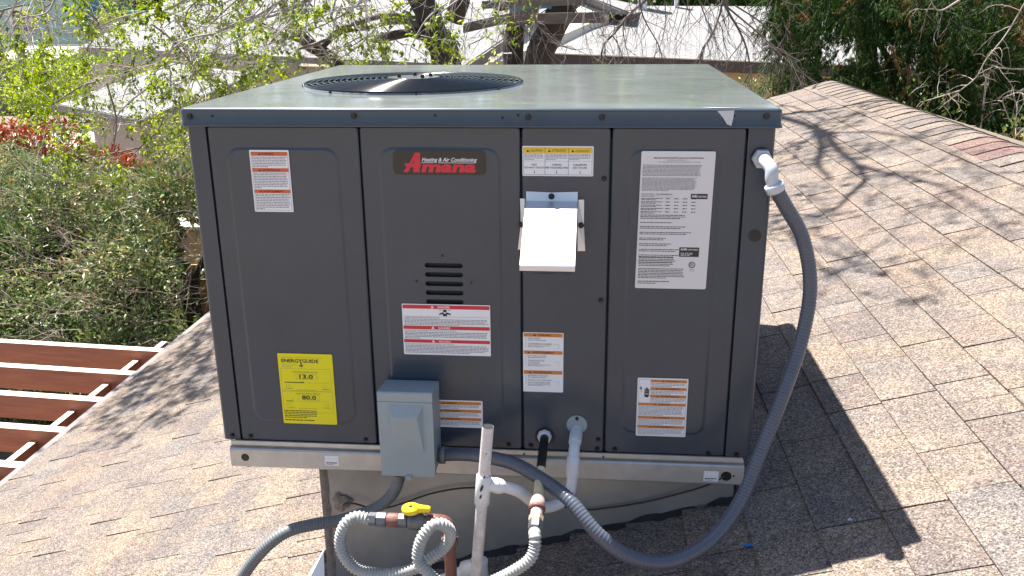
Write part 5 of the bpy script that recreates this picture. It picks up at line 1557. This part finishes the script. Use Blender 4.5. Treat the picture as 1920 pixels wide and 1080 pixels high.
# ---- generic bush
def bush(name, label, cx, cy, rx, ry, zb_, zt_, n, mt, leafL, leafW, rs, twn=0, twmat=None, clump=60, cat='bush', tw_len=.5, redtop=0, shape=None):
    o = thing(name, label, cat, (cx, cy, GZ), {'far_tree': 'trees beyond the neighbouring roofs', 'red_tip_shrub': 'red tipped shrubs above the hedge', 'mixed_shrub': 'mixed shrubs beyond the ridge', 'shrub': 'green shrubs'}.get(name))
    lv = Leaves(); mb = MB()
    mb.tube([(cx, cy, GZ), (cx + .05, cy, (zb_ + zt_) / 2)], [.05, .03], M['bark'], 7)
    for i in range(5):
        a = rs.uniform(0, 6.28); mb.tube([(cx, cy, GZ + .2), (cx + rx * .5 * math.cos(a), cy + ry * .5 * math.sin(a), (zb_ + zt_) / 2), (cx + rx * .8 * math.cos(a), cy + ry * .8 * math.sin(a), zt_ - .2 * (zt_ - zb_))], [.04, .025, .01], M['bark'], 5)
    mb.build('stem', o)
    cl = []
    while len(cl) < clump:
        v = rv(rs) * rs.uniform(.45, 1) ** .5
        if v.z < -.8: continue
        cl.append((Vector((cx + v.x * rx, cy + v.y * ry, (zb_ + zt_) / 2 + v.z * (zt_ - zb_) / 2)), rs.random(), v))
    sz = max(rx, ry) / math.sqrt(clump) * 1.9
    for i in range(n):
        c, cr, v = cl[rs.randrange(clump)]
        p = c + rv(rs) * sz * rs.random() ** .4
        out_ = (v + rv(rs) * .9 + Vector((0, 0, .3)))
        rnd = min(1, max(0, cr * .4 + rs.random() * .6))
        if redtop: rnd = min(1, max(0, (p.z - zb_) / (zt_ - zb_) * redtop + rs.uniform(-.25, .25)))
        s = rs.uniform(.7, 1.3)
        lv.add(p, out_, rv(rs) + Vector((0, 0, .8)), leafL * s, leafW * s, rnd)
    lv.build('foliage', o, mt)
    if twn:
        mb = MB()
        for i in range(twn):
            c, cr, v = cl[rs.randrange(clump)]
            twigs(mb, None, c, v + rv(rs) * .9, rs.uniform(.5, 1) * tw_len, .004, 1, rs, twmat or M['deadtwig'], droop=.05)
        mb.build('twigs', o, kind='stuff')
    return o
r4 = random.Random(5)
# ---- big hedge beside the roof: one rounded mass, denser near the surface
hg = thing('hedge', 'large overgrown green hedge with dead brown twigs between the pergola and the shed', 'hedge', (-5.2, 6.5, GZ))
mb = MB(); lv = Leaves()
for i in range(9):
    x = -7.5 + i * .62; yb0 = 8.0 + r4.uniform(-.4, .4)
    q = smoothpath([(x, yb0, GZ), (x + r4.uniform(-.2, .2), yb0 - .1, -2.4), (x + r4.uniform(-.4, .4), yb0 - .3, -1.6), (x + r4.uniform(-.5, .5), yb0 - .2, -1.3)], 4)
    mb.tube(q, [.07 * (1 - .7 * k2 / len(q)) for k2 in range(len(q))], M['bark'], 7)
mb.build('stems', hg)
def hedge_top(x): return -1.02 + .14 * math.sin(x * 1.7 + 1) + .10 * math.sin(x * 4.1) - max(0, (x + 3.3)) * .55
def hedge_cut(p): return p.x > -3.62 - (p.y - 6) * .49 and p.z < -1.15 and r4.random() > .04
def hedge_pt():
    """point biased to the top and camera-facing surface"""
    x = r4.uniform(-7.9, -2.85); zt_ = hedge_top(x)
    u_ = r4.random()
    if u_ < .5:      # sloping face
        t = r4.random() ** .8; z = zt_ - t * (zt_ - GZ - .1); yf_ = 7.3 - 1.75 * math.sin(min(1, t / .42) * math.pi / 2) + max(0, t - .5) * 2.6
        y = yf_ + r4.expovariate(1 / .14)
        n = Vector((0, -1, .6))
    elif u_ < .85:
        y = r4.uniform(7.0, 9.4); z = zt_ - .04 * (y - 7.6) ** 2 - r4.expovariate(1 / .12) ; n = Vector((0, -.1, 1))
    else:
        y = r4.uniform(5.8, 9); z = r4.uniform(GZ + .2, zt_); n = Vector((0, -.5, .5))
    return Vector((x, y, z)), n
bumps = [(hedge_pt()[0] + Vector((0, r4.uniform(-.35, .1), r4.uniform(-.1, .12))), r4.uniform(.16, .36), r4.random()) for _ in range(330)]
for i in range(16000):
    x = r4.uniform(-8.2, -2.95)
    p = Vector((x, r4.uniform(7.9, 8.5), r4.uniform(GZ, hedge_top(x) - .25)))
    if hedge_cut(p): continue
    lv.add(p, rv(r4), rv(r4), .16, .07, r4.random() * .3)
for i in range(105000):
    if i % 5 > 1:
        c, rad, cr = bumps[r4.randrange(330)]
        dv_ = rv(r4); p = c + dv_ * rad * r4.random() ** .45; n = dv_ + Vector((0, -.3, .5))
        if p.z < GZ: continue
    else:
        p, n = hedge_pt(); cr = r4.random()
    if hedge_cut(p): continue
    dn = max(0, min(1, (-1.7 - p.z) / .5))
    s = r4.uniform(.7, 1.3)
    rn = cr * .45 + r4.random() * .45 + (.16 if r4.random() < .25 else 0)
    rn = rn * (1 - .5 * dn)  # lower leaves take darker colours, painting in the shade down the hedge
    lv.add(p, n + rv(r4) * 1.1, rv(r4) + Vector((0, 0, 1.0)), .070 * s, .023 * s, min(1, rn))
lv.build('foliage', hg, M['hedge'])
mb = MB()
for i in range(2600):
    p, n = hedge_pt()
    if hedge_cut(p) and r4.random() > .3: continue
    twigs(mb, None, p + n * .03, Vector((r4.uniform(-1, 1), -.4, r4.uniform(-.4, .7))) + rv(r4) * .4, r4.uniform(.25, .75), r4.uniform(.0022, .0050), 1, r4, M['deadtwig'] if r4.random() < .75 else M['twigbrown'], droop=.05)
mb.build('twigs', hg, kind='stuff')

bush('red_tip_shrub', 'shrub with bright red and orange new leaves at the far left above the hedge', -7.75, 9.8, 1.3, .7, -2.3, P(90, 244, 9.8).z, 11000, M['redleaf'], .11, .040, r4, 40, M['twigbrown'], 40, 'shrub', redtop=1.0)
bush('red_tip_shrub', 'small shrub with orange-red leaves just left of the unit above the hedge', -6.65, 10.2, .5, .5, -2.4, P(200, 290, 10.2).z, 4000, M['redleaf'], .11, .040, r4, 20, M['twigbrown'], 22, 'shrub', redtop=.95)
yb_o = bush('yellow_green_shrub', 'bright yellow-green shrub beside the grey board fence', -19.2, 30.5, 2.3, 1.6, GZ + .1, P(150, 100, 30.5).z, 9000, M['yellowbush'], .14, .07, r4, 30, M['twigbrown'], 80, 'shrub')
bush('shrub', 'dark green shrub against the beige siding at the right corner of the unit', P(1428, 170, 12).x, 12.2, .5, .5, -2.3, P(1410, 148, 12.2).z, 2400, M['hedge'], .05, .02, r4, 25, M['deadtwig'], 30)
bush('shrub', 'green shrub behind the left end of the unit top below the leafy twigs', -5.3, 12.5, 1.5, .9, -2.4, P(480, 130, 12.5).z, 3600, M['leaf'], .06, .03, r4, 60, M['twig'], 60)
bush('mixed_shrub', 'shrub with yellow, rust and green leaves low at the right edge beyond the ridge', 4.75, 7.4, 1.15, .7, -2.2, P(1860, 205, 7.4).z, 4200, M['mixed'], .05, .028, r4, 60, M['deadtwig'], 50, 'shrub')
bush('mixed_shrub', 'rusty green shrub just beyond the middle of the ridge', 3.55, 8.0, .8, .6, -2.2, P(1700, 175, 8.0).z, 2600, M['mixed'], .045, .022, r4, 40, M['deadtwig'], 40, 'shrub')

# ---- far trees behind the roofs
for i, (px, top, Yd, rx, lab) in enumerate(((1260, -250, 37, 4.0, 'dark green tree behind the left part of the long white roof'), (1400, -280, 39, 4.0, 'dark green tree behind the middle of the long white roof'),
                                            (1600, -260, 38, 5.0, 'dark green tree behind the juniper at the right'), (1850, -280, 40, 5.0, 'dark green tree behind the far right end of the white roof'),
                                            (250, -240, 52, 6.0, 'green tree behind the annex of the mint green house'), (480, -300, 56, 7.0, 'tall green tree far behind the broad white roof'), (800, -260, 54, 7.0, 'green tree far behind the tree trunks'),
                                            (1080, -300, 48, 5.0, 'green tree far behind the barge board'), (-150, -140, 60, 8.0, 'tall green tree beyond the left edge of the mint green house'), (2150, -140, 45, 8.0, 'green tree beyond the right end of the long white roof'))):
    c = P(px, 0, Yd); t = P(px, top, Yd)
    bush('far_tree', lab, c.x, Yd, rx, 3.0, GZ + 1.0, t.z, 5000, M['farleaf'], .55, .34, r4, 0, None, 70, 'tree')
